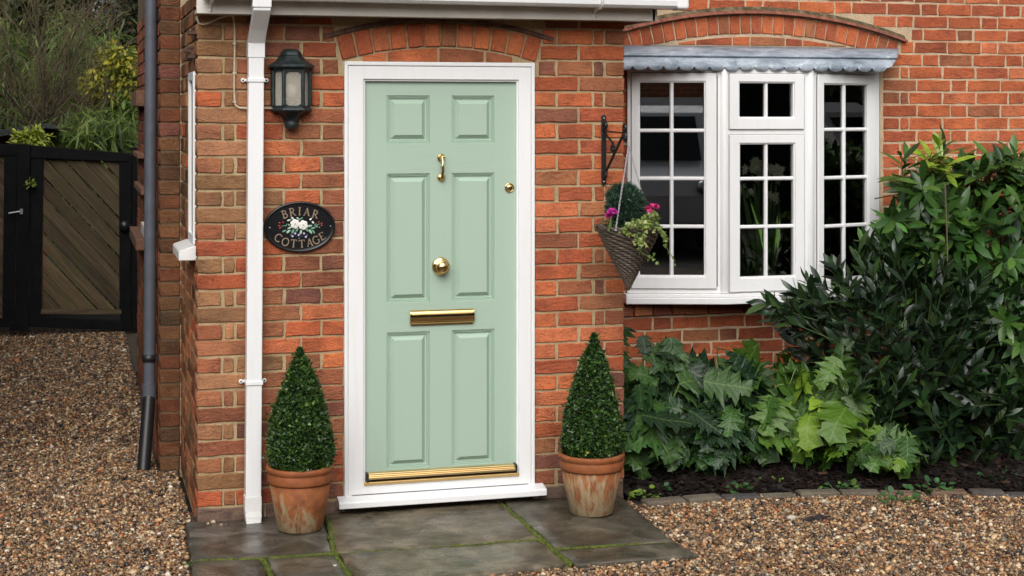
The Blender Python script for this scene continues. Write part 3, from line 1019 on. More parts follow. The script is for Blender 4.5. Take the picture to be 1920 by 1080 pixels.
# ---- door frame
df = MB()
FX0, FX1, FZ0, FZ1 = .666, 1.578, .058, 2.073
ix0, ix1, iz0, iz1 = .757, 1.499, .128, 1.991
def ring_solid(mb, F, R0, R1, a, b_):
    """rectangular frame without seams: R0 outer, R1 inner rectangle (u0, u1, v0, v1), F(u, v, depth) -> point"""
    q = lambda r: [(r[0], r[2]), (r[1], r[2]), (r[1], r[3]), (r[0], r[3])]
    vs = [F(u, v, dd) for dd in (a, b_) for r in (R0, R1) for u, v in q(r)]
    fs = []
    for i in range(4):
        k = (i + 1) % 4
        fs += [(i, k, 4 + k, 4 + i), (8 + i, 12 + i, 12 + k, 8 + k), (i, 8 + i, 8 + k, k), (4 + i, 4 + k, 12 + k, 12 + i)]
    mb.add(vs, fs)
def ringframe(mb, X0, X1, Z0, Z1, x0, x1, z0, z1, ya, yb_):
    ring_solid(mb, lambda u, v, y: (u, y, v), (X0, X1, Z0, Z1), (x0, x1, z0, z1), ya, yb_)
ringframe(df, FX0 + .018, FX1 - .018, FZ0, FZ1 - .020, ix0, ix1, iz0, iz1, -.006, .10)
frame = df.build('door_frame', M['upvc'], porch, .004, 3)
df = MB()                                      # outer bead round jambs and head
df.hexa([(FX0, -.012, FZ0), (FX0 + .017, -.012, FZ0), (FX0 + .017, -.012, FZ1 - .019), (FX0, -.012, FZ1)], [(FX0, .05, FZ0), (FX0 + .017, .05, FZ0), (FX0 + .017, .05, FZ1 - .019), (FX0, .05, FZ1)])
df.hexa([(FX1 - .017, -.012, FZ0), (FX1, -.012, FZ0), (FX1, -.012, FZ1), (FX1 - .017, -.012, FZ1 - .019)], [(FX1 - .017, .05, FZ0), (FX1, .05, FZ0), (FX1, .05, FZ1), (FX1 - .017, .05, FZ1 - .019)])
df.hexa([(FX0, -.012, FZ1), (FX0 + .017, -.012, FZ1 - .019), (FX1 - .017, -.012, FZ1 - .019), (FX1, -.012, FZ1)], [(FX0, .05, FZ1), (FX0 + .017, .05, FZ1 - .019), (FX1 - .017, .05, FZ1 - .019), (FX1, .05, FZ1)])
df.build('outer_bead', M['upvc'], frame, .004, 3)
df = MB()                                      # slim rebate bead next to the door leaf
ringframe(df, ix0 - .002, ix1 + .002, iz0, iz1 + .002, ix0 + .008, ix1 - .008, iz0 + .001, iz1 - .008, .004, .03)
df.build('rebate_bead', M['upvc'], frame, .002)
# projecting sill
df = MB()
df.prism([(.632, -.070, .030), (.632, -.070, .056), (.632, -.064, .062), (.632, -.004, .074), (.632, .08, .074), (.632, .08, .030)], (.988, 0, 0))
df.build('door_sill', M['upvc'], porch, .003, 2)
df = MB(); df.box(.70, 1.545, -.0085, -.004, .075, .077)
df.build('sill_joint', M['black_rubber'], porch)
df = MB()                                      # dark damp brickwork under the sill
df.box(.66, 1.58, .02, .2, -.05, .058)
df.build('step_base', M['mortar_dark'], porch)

# ---- the door leaf: stiles, rails and six raised panels
DY = .022
dx0, dx1, dz0, dz1 = .765, 1.491, .148, 1.983
leaf = None
def px_panel(a, b_, c, d):
    p, q = onY(a, c, DY), onY(b_, d, DY)
    return p.x, q.x, q.z, p.z
panels = [px_panel(725, 806, 179, 268), px_panel(847, 927, 179, 268), px_panel(725, 806, 325, 565), px_panel(847, 927, 325, 563), px_panel(725, 806, 623, 875), px_panel(847, 927, 620, 868)]
xa0, xa1 = panels[0][0], panels[0][1]
xb0, xb1 = panels[1][0], panels[1][1]
za = sorted([(panels[i][2] + panels[i + 1][2]) / 2 for i in (0, 2, 4)] + [(panels[i][3] + panels[i + 1][3]) / 2 for i in (0, 2, 4)])
gx = [dx0, xa0, xa1, xb0, xb1, dx1]
gz = [dz0] + za + [dz1]
stile, rails = MB(), []
for i in range(5):
    for j in range(7):
        panel = i in (1, 3) and j in (1, 3, 5)
        if panel: continue
        if j in (0, 2, 4, 6) and 1 <= i <= 3:
            if i > 1: continue
            t = MB(); rails.append(t)
            t.add([(gx[1], DY, gz[j]), (gx[4], DY, gz[j]), (gx[4], DY, gz[j + 1]), (gx[1], DY, gz[j + 1])], [(0, 1, 2, 3)])
            continue
        stile.add([(gx[i], DY, gz[j]), (gx[i + 1], DY, gz[j]), (gx[i + 1], DY, gz[j + 1]), (gx[i], DY, gz[j + 1])], [(0, 1, 2, 3)])
# edges and back of the leaf
stile.add([(dx0, DY, dz0), (dx1, DY, dz0), (dx1, DY, dz1), (dx0, DY, dz1), (dx0, .066, dz0), (dx1, .066, dz0), (dx1, .066, dz1), (dx0, .066, dz1)], [(0, 4, 5, 1), (1, 5, 6, 2), (2, 6, 7, 3), (3, 7, 4, 0), (4, 7, 6, 5)])
door = stile.build('door', M['door_stile'], porch)
for t in rails: t.build('rail', M['door_rail'], door)
prof = [(0, 0), (.0018, .0050), (.0055, .0035), (.0075, .0090), (.0120, .0075), (.0140, .0135), (.0210, .0140), (.0225, .0115), (.0370, .0005), (.0385, -.0005)]
for i in (1, 3):
    for j in (1, 3, 5):
        mb = MB()
        rings = []
        for o_, dpt in prof:
            x0, x1, z0, z1 = gx[i] + o_, gx[i + 1] - o_, gz[j] + o_, gz[j + 1] - o_
            y = DY + dpt * 1.25
            rings.append([Vector((x0, y, z0)), Vector((x1, y, z0)), Vector((x1, y, z1)), Vector((x0, y, z1))])
        mb.loft(rings, True, False, True, False)
        mb.build('door_panel', M['door_stile'], door)
# brass furniture
dc = onY(827, 296, DY)
mb = MB()
mb.lathe([(.0005, 0), (.019, 0), (.0195, .004), (.016, .007), (.010, .010), (.008, .020), (.009, .026), (.0005, .028)], dc, 'Y', 20)
d2 = onY(827, 333, DY)
mb.lathe([(.0005, 0), (.019, 0), (.0195, .004), (.015, .008), (.009, .011), (.0005, .012)], d2, 'Y', 20)
path = []
for k in range(11):
    q = k / 10
    path.append((dc.x + .001, DY - .020 - .016 * sin(pi * q) * (1 - .2 * q), dc.z + .006 + (d2.z - .002 - dc.z - .006) * q))
mb.tube(path, .0052, 10, True, .0085)
mb.tube([(dc.x - .008, DY - .022, dc.z + .006), (dc.x + .010, DY - .022, dc.z + .006)], .0062, 10)
mb.ball((d2.x + .001, DY - .018, d2.z - .001), .010, .010, .011)
mb.build('knocker', M['brass'], door)
kc = onY(826, 499, DY)
mb = MB()
mb.lathe([(.0005, 0), (.040, 0), (.0425, .004), (.041, .009), (.036, .012), (.029, .014), (.020, .018), (.017, .026), (.019, .034), (.028, .040), (.0325, .046), (.033, .052), (.0305, .056), (.0285, .057), (.0278, .056), (.026, .059), (.018, .066), (.009, .0695), (.0005, .0702)], kc, 'Y', 36)
mb.build('door_knob', M['brass'], door)
lc = onY(955, 352, DY)
mb = MB()
mb.lathe([(.0005, 0), (.0225, 0), (.0235, .003), (.022, .006), (.018, .0065), (.0175, .0045), (.016, .0045), (.0155, .010), (.012, .0125), (.0005, .013)], lc, 'Y', 28)
lk = mb.build('lock', M['brass'], door)
mb = MB()
mb.prism([(lc.x - .0016, DY - .0135, lc.z - .006), (lc.x + .0016, DY - .0135, lc.z - .006), (lc.x + .0016, DY - .0135, lc.z + .006), (lc.x - .0016, DY - .0135, lc.z + .006)], (0, .0015, 0))
mb.build('keyhole', M['black_rubber'], lk)
p0, p1 = onY(768, 582, DY), onY(888, 604, DY)
mb = MB()
hz = (p0.z - p1.z) / 2; zc = (p0.z + p1.z) / 2
for xx0, xx1, g_ in ((p0.x + .008, p1.x - .008, 1.0), (p0.x, p0.x + .0075, .86), (p1.x - .0075, p1.x, .86)):
    rings = []
    for x in (xx0, xx1):
        rings.append([Vector((x, DY, zc - hz))] + [Vector((x, DY - .004 - .017 * g_ * cos(a) ** .8 if abs(a) < pi / 2 - .01 else DY - .003, zc + hz * sin(a))) for a in [(-pi / 2 + pi * k / 14) for k in range(15)]] + [Vector((x, DY, zc + hz))])
    mb.loft(rings, True)
mb.box(p0.x + .005, p1.x - .005, DY - .010, DY, zc - hz - .004, zc - hz + .003)
mb.build('letter_plate', M['brass'], door)
# weather bar and threshold
mb = MB()
wz = .165
mb.prism([(.776, -.022, wz - .020), (.776, -.020, wz - .009), (.776, -.006, wz - .006), (.776, -.004, wz + .004), (.776, DY, wz + .008), (.776, DY, wz - .026)], (.704, 0, 0))
mb.box(.778, 1.478, -.010, -.004, wz - .0065, wz - .0035)
wb = mb.build('weather_bar', M['brass_strip'] if 'brass_strip' in M else M['gold'], door, .0015)
mb = MB(); mb.box(.769, .777, -.024, DY, wz - .030, wz + .008); mb.box(1.479, 1.487, -.024, DY, wz - .026, wz + .010)
mb.build('end_cap', M['black_rubber'], wb)
mb = MB(); mb.box(.756, 1.500, -.014, .03, .118, .132)
mb.build('threshold', M['gold'], porch, .002)

# ================================================================== the cottage behind
cot = thing('brick_cottage', 'red brick cottage wall with white bow window under a scalloped lead canopy', 'house', (3.4, YW, 0))
yb = YW + .0045
WX0, WX1, WZ0, WZ1 = 2.50, 4.02, .78, 2.19          # window opening
mb = MB()
mb.box(.0, 2.02, yb + .002, YW + .30, -.05, 5.2)
mb.box(2.02, WX0, yb, YW + .30, -.05, 5.2)
mb.box(WX1, 8.0, yb, YW + .30, -.05, 5.2)
mb.box(WX0, WX1, yb, YW + .30, -.05, WZ0)
mb.box(WX0, WX1, yb, YW + .30, WZ1, 5.2)
mb.box(.03, .2, YW + .30, 4.15, -.05, 5.2)       # flank wall
mb.box(.2, 8.0, 5.0, 5.2, -.05, 5.2)                # back wall
mb.box(7.7, 8.0, YW + .30, 5.0, -.05, 5.2)
cwall = mb.build('wall', M['mortar_pale'], cot)
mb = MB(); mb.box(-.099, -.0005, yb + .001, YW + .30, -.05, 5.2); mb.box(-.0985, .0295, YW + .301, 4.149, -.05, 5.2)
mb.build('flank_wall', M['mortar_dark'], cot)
mb = MB()
mb.prism([(-.3, YW - .35, 5.15), (-.3, 3.1, 7.2), (-.3, 5.5, 5.15)], (8.6, 0, 0))
mb.build('roof', M['roof_tile'], cot)
# bed joints of this wall, measured in metres
ZW = lambda k: 2.4106 - .0749 * k
# shallow arch over the window
AXC, AZT, AXE, AZE = 3.235, 2.405, 4.150, 2.262      # underside of the tile course
hh = AXE - AXC; ss = AZT - AZE
AR = (hh * hh + ss * ss) / (2 * ss); ACZ = AZT - AR
def arch_z(x): return ACZ + sqrt(max(AR * AR - (x - AXC) ** 2, 0))
offs = [1728.6, 1683, 1796, 1683, 1731, 1780]
mass = BrickMass()
JX = 4.042
def course(k):
    """list of (x0, x1) for the course between joints k-1 and k"""
    out = []
    z = (ZW(k) + ZW(k - 1)) / 2
    if 5 <= k <= 21:                                # beside the window: cut to the jamb
        out += [(2.036, 2.235), (2.245, 2.46)] if k % 2 else [(2.036, 2.135), (2.145, 2.355), (2.365, 2.46)]
        x = JX
        pat = [.215, .215, .1025] * 6 if k % 2 == 0 else [.105, .050, .213, .213, .213, .1025] + [.215, .215, .1025] * 5
        if k == 10 : pat = [.215, .215, .1025, .20, .215, .1025] + [.215, .215, .1025] * 4
        for wv in pat:
            out.append((x, x + wv)); x += wv + .010
        return out
    xs = onY(offs[k % 6], 100, YW).x - .5625 * 6
    i = 0
    while xs < 7.6:
        for wv in (.1025, .215, .215):
            out.append((xs, xs + wv)); xs += wv + .010
    return out
for k in range(-9, 34):
    z1, z0 = ZW(k - 1) - .005, ZW(k) + .005
    zc_ = (z0 + z1) / 2
    for x0, x1 in course(k):
        if x1 < 2.03 or x0 > 7.6: continue
        x0 = max(x0, 2.036)
        # clip by arch and window
        if zc_ < 2.42:
            top = zc_
            if z0 < AZT + .02 and z1 > 2.2:
                xa = AXE + .01
                if z1 > AZE:
                    dz_ = z0 - .028 - ACZ
                    xa = AXC + (sqrt(AR * AR - dz_ * dz_) if dz_ < AR else 0) + .005
                xl = 2 * AXC - xa
                if x1 > xl and x0 < xa:
                    if x1 > xa + .03: x0 = xa
                    elif x0 < xl - .03: x1 = xl
                    else: continue
            elif z1 > WZ0 - .02:
                if x0 < JX - .03:
                    if x1 > JX + .03 and z1 < 2.2: x0 = JX
                    elif x1 < 2.49 or x0 < 2.42: x1 = min(x1, 2.46)
                    else: continue
        if x1 - x0 < .03: continue
        col = pick('wall')
        if x0 < 2.3 and z1 > 2.25 and z1 < 2.6: col = jit(random.choice(DULL), .1)
        vis = (z0 > 1.25 and z0 < 2.60 and x0 < 5.15) or (x0 < 3.55 and .20 < z0 < .8)
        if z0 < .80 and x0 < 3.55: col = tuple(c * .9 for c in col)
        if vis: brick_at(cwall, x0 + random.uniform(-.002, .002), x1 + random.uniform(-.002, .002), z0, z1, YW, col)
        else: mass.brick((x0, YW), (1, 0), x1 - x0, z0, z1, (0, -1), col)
# projecting header course under the sill
x = 2.04
while x < 4.05:
    wv = random.choice((.105, .105, .21))
    brick_at(cwall, x, x + wv, .700, .768, YW - .022, jit(random.choice(DULL + DARK), .1), .06)
    x += wv + .009
# voussoirs and tile course
ha = math.asin((AXE - AXC) / AR)
NV = 27
for k in range(NV):
    a = -ha + 2 * ha * (k + .5) / NV
    wv = 2 * ha * AR / NV
    rm = AR - .008 - .0535
    p = Vector((AXC + rm * sin(a), 0, ACZ + rm * cos(a)))
    if p.x < 2.03: continue
    brick_at(cwall, p.x - .0525, p.x + .0525, p.z - .5 * (wv - .008), p.z + .5 * (wv - .008), YW - .003, pick('wall'), .05, rot=pi / 2 + a)
for k in range(11):
    a0, a1 = -ha * 1.02 + 2.06 * ha * k / 11, -ha * 1.02 + 2.06 * ha * (k + .985) / 11
    mb = MB()
    for i in range(3):
        b0, b1 = a0 + (a1 - a0) * i / 3, a0 + (a1 - a0) * (i + 1) / 3
        pt = lambda a, r, y: (AXC + (AR + r) * sin(a), y, ACZ + (AR + r) * cos(a))
        mb.hexa([pt(b0, .0, YW - .035), pt(b1, .0, YW - .035), pt(b1, .014, YW - .030), pt(b0, .014, YW - .030)], [pt(b0, .0, YW + .03), pt(b1, .0, YW + .03), pt(b1, .030, YW + .03), pt(b0, .030, YW + .03)])
    mb.build('drip_tile', M['tile'], cot)
# mossy mortar fillet over the tiles, mortar bed and cut bricks under the arch
mb = MB()
pts = [(x, YW - .002, min(arch_z(x) + .040, 2.5)) for x in np.linspace(2.04, AXE + .03, 30)] + [(x, YW - .002, arch_z(x) + .012) for x in np.linspace(AXE + .03, 2.04, 30)]
for i in range(29):
    a, b_, c_, d_ = pts[i], pts[i + 1], pts[58 - i], pts[59 - i]
    mb.hexa([a, b_, (c_[0], YW - .016, c_[2]), (d_[0], YW - .016, d_[2])], [(q[0], YW + .02, q[2]) for q in (a, b_, c_, d_)])
m, n, b = newmat('mossy_mortar')
v = coords(n, False)
c = ramp(n, noise(n, v, 20, 6, 0.75), [(0.35, (.035, .035, .012)), (.5, (.12, .085, .045)), (.7, (.30, .24, .17))])
L(n, c, b.inputs['Base Color']); b.inputs['Roughness'].default_value = 1.0
bump(n, b, noise(n, v, 60, 5, .7), 1.0, .01)
mb.build('mortar_fillet', m, cot)
zb = 2.205
intr = lambda x: ACZ + sqrt((AR - .125) ** 2 - (x - AXC) ** 2)
for xa, xb in ((2.60, 2.745), (2.757, 2.855), (2.866, 3.08), (3.09, 3.19), (3.20, 3.41), (3.42, 3.52), (3.53, 3.68), (3.69, 3.80)):
    pts = [(xb + (xa - xb) * i / 4, YW, max(intr(xb + (xa - xb) * i / 4) - .008, zb + .024)) for i in range(5)]
    if max(p[2] for p in pts) < zb + .03: continue
    mb = MB(); mb.prism([(xa, YW, zb + .020), (xb, YW, zb + .020)] + pts, (0, .04, 0))
    o = mb.build('brick', M['brick'], cwall); o.color = (*pick('wall'), 1)
# front corner of the flank (one header wide) and the flank itself
for n in range(-6, 27):
    z1, z0 = zj(n) - .004, zj(n + 1) + .004
    brick_at(cwall, -.104, -.003, z0, z1, YW, pick('nib'), .1025)
    y = YW + .1125
    seq = [.215, .1025] if n % 2 else [.1025, .215]
    k = 0
    while y < 4.1:
        ln = min(seq[k % 2], 4.145 - y); k += 1
        if ln > .03: mass.brick((-.104, y), (0, 1), ln, z0, z1, (-1, 0), jit(random.choice(DULL + DARK + MUD[:3]), .12))
        y += ln + .010
mass.build('hidden_brick', cot)
mb = MB()
for (y0, y1, z0, z1, o_) in ((1.60, 2.35, 1.13, 1.20, .05), (2.75, 3.9, .99, 1.06, .06), (2.75, 3.9, 1.33, 1.37, .03), (3.0, 3.9, 1.88, 1.98, .05), (3.0, 3.9, 1.55, 1.58, .04)):
    if o_ != .05 or z0 > 1.5: mb.box(-.104 - o_, -.05, y0, y1, z0, z1)
mb.build('flank_ledge', M['flake_wood'], cot, .004)
mb = MB()
mb.box(-.112, -.05, 1.66, 1.70, 1.20, 2.05); mb.box(-.112, -.05, 2.26, 2.30, 1.20, 2.05); mb.box(-.112, -.05, 1.70, 2.26, 2.01, 2.05)
fw = mb.build('flank_window', M['upvc'], cot)
mb = MB(); mb.box(-.10, -.09, 1.70, 2.26, 1.2, 2.01); mb.build('pane', M['glass'], fw)
mb = MB(); mb.box(-.15, -.05, 1.60, 2.36, 1.13, 1.195); mb.build('flank_sill', M['upvc_old'], cot, .003)

M['sash_shade'] = plain('grey_sash_shade', (.30, .29, .28), .7)  # thin grey ring standing in for the shading line round each sash
# ---- bow window: three facets
PHI = radians(17)
wA = .545
ux = wA * cos(PHI); uy = wA * sin(PHI)
yF = YW - .035
X3 = onY(1650, 300, yF).x
XA, XB, XC_, XD = X3 - 2 * ux - .525, X3 - ux - .525, X3 - ux, X3
class Facet:
    def __init__(s, P, Q):
        s.P = Vector((P[0], P[1], 0)); s.Q = Vector((Q[0], Q[1], 0))
        s.len = (s.Q - s.P).length
        s.d = (s.Q - s.P).normalized()
        s.n = Vector((s.d.y, -s.d.x, 0))
    def uz(s, px, py, off=0):
        p = onP(px, py, s.P + s.n * off, s.n)
        return (p - s.P).dot(s.d), p.z
    def pt(s, u, z, o): return s.P + s.d * u + s.n * o + Vector((0, 0, z))
    def box(s, mb, u0, u1, z0, z1, o0, o1):
        mb.hexa([s.pt(u0, z0, o1), s.pt(u1, z0, o1), s.pt(u1, z1, o1), s.pt(u0, z1, o1)], [s.pt(u0, z0, o0), s.pt(u1, z0, o0), s.pt(u1, z1, o0), s.pt(u0, z1, o0)])
    def ring(s, mb, U0, U1, Z0, Z1, u0, u1, z0, z1, o0, o1):
        ring_solid(mb, lambda u, v, o: s.pt(u, v, o), (U0, U1, Z0, Z1), (u0, u1, z0, z1), o1, o0)
A = Facet((XA, yF), (XB, yF - uy)); B = Facet((XB, yF - uy), (XC_, yF - uy)); C_ = Facet((XC_, yF - uy), (XD, yF))
FB, FT = .832, 2.085
fm = MB()
for f in (A, B, C_):
    f.ring(fm, .004, f.len - .004, FB, FT, .040, f.len - .040, FB + .035, FT - .045, -.055, .0)
for f in (A, B):                                          # corner posts
    c0 = f.Q
    fm.lathe([(.0005, FB + .001), (.026, FB + .001), (.026, FT - .001), (.0005, FT - .001)], (c0.x, c0.y + .016, 0), 'Z', 12)
f = B
uT, zT1 = B.uz(1440, 240)[0], B.uz(1440, 238)[1]
zT0 = B.uz(1440, 257)[1]
f.box(fm, .041, f.len - .041, zT0, zT1, -.055, -.001)
bow = fm.build('bow_window', M['upvc'], cot, .003, 2)
def sash(f, outer, inner, vbars, hbars):
    U0, Z1 = f.uz(outer[0], outer[2]); U1, Z0 = f.uz(outer[1], outer[3])
    u0, z1 = f.uz(inner[0], inner[2]); u1, z0 = f.uz(inner[1], inner[3])
    mb = MB()
    f.ring(mb, U0, U1, Z0, Z1, u0 - .008, u1 + .008, z0 - .008, z1 + .008, -.04, .014)
    f.ring(mb, u0 - .0085, u1 + .0085, z0 - .0085, z1 + .0085, u0, u1, z0, z1, -.03, .006)
    so = mb.build('sash', M['upvc'], bow, .003, 2)
    gk = MB(); f.ring(gk, U0 - .004, U1 + .004, Z0 - .004, Z1 + .004, U0 - .0003, U1 + .0003, Z0 - .0003, Z1 + .0003, -.01, .0022)
    gk.build('sash_shade', M['sash_shade'], bow)
    us = [u0] + [f.uz(v_, 300)[0] for v_ in vbars] + [u1]
    zs = [z1] + [f.uz((inner[0] + inner[1]) / 2, h_)[1] for h_ in hbars] + [z0]
    g = MB()
    for u in us[1:-1]:
        g.loft([[f.pt(u - .011, z, -.018), f.pt(u - .011, z, -.006), f.pt(u - .005, z, .003), f.pt(u + .005, z, .003), f.pt(u + .011, z, -.006), f.pt(u + .011, z, -.018)] for z in (z0, z1)], smooth=False)
    for z in zs[1:-1]:
        g.loft([[f.pt(u, z - .011, -.018), f.pt(u, z - .011, -.007), f.pt(u, z - .005, .002), f.pt(u, z + .005, .002), f.pt(u, z + .011, -.007), f.pt(u, z + .011, -.018)] for u in (u0, u1)], smooth=False)
    g.build('glazing_bar', M['upvc'], bow)
    for i in range(len(us) - 1):
        for j in range(len(zs) - 1):
            p = MB()
            f.box(p, us[i] + .004, us[i + 1] - .004, zs[j + 1] + .004, zs[j] - .004, -.016, -.013)
            p.build('pane', M['glass'], bow)
sash(A, (1184, 1343, 137, 541), (1200, 1320, 155, 516), [1259.5], [245, 335, 425])
sash(B, (1367, 1506, 138, 242), (1386, 1486, 156, 219), [1437], [])
sash(B, (1367, 1506, 253, 543), (1387, 1487, 271, 516), [1437], [335, 425])
sash(C_, (1532, 1640, 139, 543), (1544, 1625, 159, 516), [1583.5], [243, 333, 423])
# sill following the facets
def offs_poly(o):
    return [Vector((XA - .004, yF, 0)) + A.n * o + Vector((-.0, .0, 0)), Vector((XB, yF - uy - o / cos(PHI / 2) * cos(PHI / 2), 0)) + Vector((-o * math.tan(PHI / 2), 0, 0)), Vector((XC_, yF - uy - o, 0)) + Vector((o * math.tan(PHI / 2), 0, 0)), Vector((XD + .012, yF, 0)) + C_.n * o]
mb = MB()
for o_, z0, z1 in ((.040, .776, .812), (.028, .8125, .831)):
    q = offs_poly(o_)
    poly = [(p.x, p.y, z0) for p in q] + [(XD + .010, YW + .1, z0), (XA, YW + .1, z0)]
    mb.prism(poly, (0, 0, z1 - z0))
mb.build('window_sill', M['upvc'], cot, .004, 2)
q = offs_poly(.0)
mb = MB(); mb.prism([(p.x, p.y + .012, FT) for p in q] + [(XD, YW + .1, FT), (XA, YW + .1, FT)], (0, 0, .035))
mb.build('window_head', M['upvc'], cot)
mb = MB(); mb.prism([(p.x, p.y + .06, FB - .02) for p in q] + [(XD, YW + .35, FB - .02), (XA, YW + .35, FB - .02)], (0, 0, .03))
mb.build('window_board', M['upvc_old'], cot)
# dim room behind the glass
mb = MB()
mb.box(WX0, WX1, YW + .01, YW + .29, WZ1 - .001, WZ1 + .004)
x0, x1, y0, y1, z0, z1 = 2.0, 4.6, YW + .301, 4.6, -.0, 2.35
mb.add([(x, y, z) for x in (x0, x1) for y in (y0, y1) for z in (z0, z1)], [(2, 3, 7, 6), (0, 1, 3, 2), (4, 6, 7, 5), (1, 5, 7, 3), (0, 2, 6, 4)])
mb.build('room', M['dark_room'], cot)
# lead canopy with scalloped apron
lx1 = onY(1684, 100, YW - .01).x
lX = lambda px_, y: onY(px_, 110, y).x
lx0 = 2.04
mb = MB()
zt = onY(1400, 88, YW - .005).z
NS = 21
cols = NS * 8
pitch = (onY(1662, 130, YW - .22).x - lx0) / NS
xe_hi, xe_lo = lx1, onY(1676, 130, YW - .22).x
vs, fs = [], []
zs_ = onY(1400, 107, YW - .19).z
zlow = onY(1400, 133, YW - .215).z
for i in range(cols + 1):
    q = i / cols
    wob = sin(q * 23) * .0025 + sin(q * 57) * .0015
    ph = (i % 8) / 8 if i < cols else 0
    sc = 1 - sqrt(max(0, 1 - (2 * ph - 1) ** 2)) if i < cols else 1
    rows = [(YW + .005, zt + .004, 1684), (YW - .07, zt - .016, 1684), (YW - .174, zs_ + .012, 1682), (YW - .180, zs_ + .003, 1682), (YW - .164, zs_ + .001, 1681), (YW - .165, zs_ - .005, 1680), (YW - .186, zs_ - .009, 1679), (YW - .198, zs_ - .022, 1676), (YW - .205 + wob, zs_ - .045, 1671), (YW - .212 + wob * 1.5, zlow + sc * .024, 1662)]
    rows = [(y, z, lX(p_, y)) for y, z, p_ in rows]
    for (y, z, xe) in rows: vs.append((lx0 + (xe - lx0) * q, y, z))
k = 10
for i in range(cols):
    for j in range(k - 1):
        a = i * k + j
        fs.append((a, a + 1, a + k + 1, a + k))
mb.add(vs, fs, True)
b0 = len(vs)
# right end cheek
e = [vs[cols * k + j] for j in range(k)]
mb.add(e + [(xe_lo - .03, YW + .005, zlow + .02)], [tuple(range(k + 1))])
lo = mb.build('lead_canopy', M['lead'], cot)
so_ = lo.modifiers.new('thick', 'SOLIDIFY'); so_.thickness = .0035; so_.offset = -1
# ================================================================== rainwater goods
gut = thing('gutter', 'white plastic gutter running along the porch eaves', 'gutter', (1.1, -.21, 2.33))
mb = MB()
gz = 2.332
sec = [(-.255, gz + .06), (-.258, gz + .035), (-.254, gz + .012), (-.240, gz), (-.180, gz), (-.165, gz + .012), (-.160, gz + .06), (-.164, gz + .06), (-.168, gz + .014), (-.181, gz + .004), (-.239, gz + .004), (-.250, gz + .014), (-.253, gz + .035), (-.250, gz + .06)]
mb.loft([[Vector((x, y, z - (x * .002))) for y, z in sec] for x in (.012, 2.245)], smooth=False)
mb.build('trough', M['upvc'], gut)
for x in (.05, 1.83):
    mb = MB()
    mb.tube([(x, -.263, gz + .05), (x, -.264, gz + .008), (x, -.24, gz - .008), (x, -.18, gz - .009), (x, -.150, gz - .022), (x, -.150, gz - .05)], .0075, 8)
    mb.build('bracket', M['upvc'], gut)
mb = MB(); mb.box(2.205, 2.262, -.264, -.152, gz - .008, gz + .068); mb.build('end_cap', M['upvc'], gut, .012, 3)

pipe = thing('downpipe', 'square white plastic downpipe on the left of the green door', 'downpipe', (.245, -.045, 0))
XT, XB2 = .2575, .2435
pw = .0345
def sq(x, y, z, w_=pw, d=.0345): return [Vector((x - w_, y - d, z)), Vector((x + w_, y - d, z)), Vector((x + w_, y + d, z)), Vector((x - w_, y + d, z))]
mb = MB(); mb.loft([sq(XB2, -.045, .03), sq(XT, -.045, 2.14)], smooth=False)
mb.build('pipe_length', M['upvc'], pipe, .004, 2)
mb = MB()
mb.loft([sq(XT, -.045, 2.085, .038, .038), sq(XT, -.045, 2.148, .038, .038), sq(XT + .003, -.100, 2.200, .037, .037), sq(XT + .006, -.170, 2.255, .037, .036), sq(XT + .006, -.205, 2.285, .038, .038), sq(XT + .006, -.205, 2.332, .039, .040)], smooth=False)
mb.build('swan_neck', M['upvc'], pipe, .003, 2)
mb = MB(); mb.loft([sq(XT + .006, -.205, 2.300, .0415, .044), sq(XT + .006, -.205, 2.348, .0415, .046), sq(XT + .006, -.205, 2.372, .066, .055)], smooth=False)
mb.build('gutter_outlet', M['upvc'], pipe, .004, 2)
for px_, py_ in ((.2565, 1.983), (.2475, .625)):
    mb = MB()
    mb.box(px_ - pw - .004, px_ + pw + .004, -.0845, -.004, py_ - .009, py_ + .009)
    for s_ in (-1, 1):
        mb.lathe([(.0005, .0), (.010, 0), (.010, .010), (.0005, .0101)], (px_ + s_ * (pw + .018), -.006, py_), 'Y', 14)
        mb.box(px_ + s_ * (pw + .003) - .0 - (.016 if s_ < 0 else 0), px_ + s_ * (pw + .003) + (.016 if s_ > 0 else 0), -.016, -.006, py_ - .005, py_ + .005)
    cl = mb.build('clip', M['upvc'], pipe, .002, 2)
    mb = MB()
    for s_ in (-1, 1): mb.lathe([(.0005, .0), (.004, 0), (.004, .003), (.0005, .0031)], (px_ + s_ * (pw + .018), -.015, py_), 'Y', 10)
    mb.build('screw', M['black_rubber'], cl)
mb = MB()
mb.loft([sq(XB2, -.045, .052, .037, .037), sq(XB2, -.045, .115, .037, .037)], smooth=False)
mb.loft([sq(XB2 + .001, -.050, .024, .036, .038), sq(XB2, -.047, .050, .036, .038)], smooth=False)
mb.loft([sq(XB2 + .001, -.055, -.004, .033, .034), sq(XB2 + .001, -.050, .0235, .034, .036)], smooth=False)
mb.build('shoe', M['upvc_old'], pipe, .003, 2)

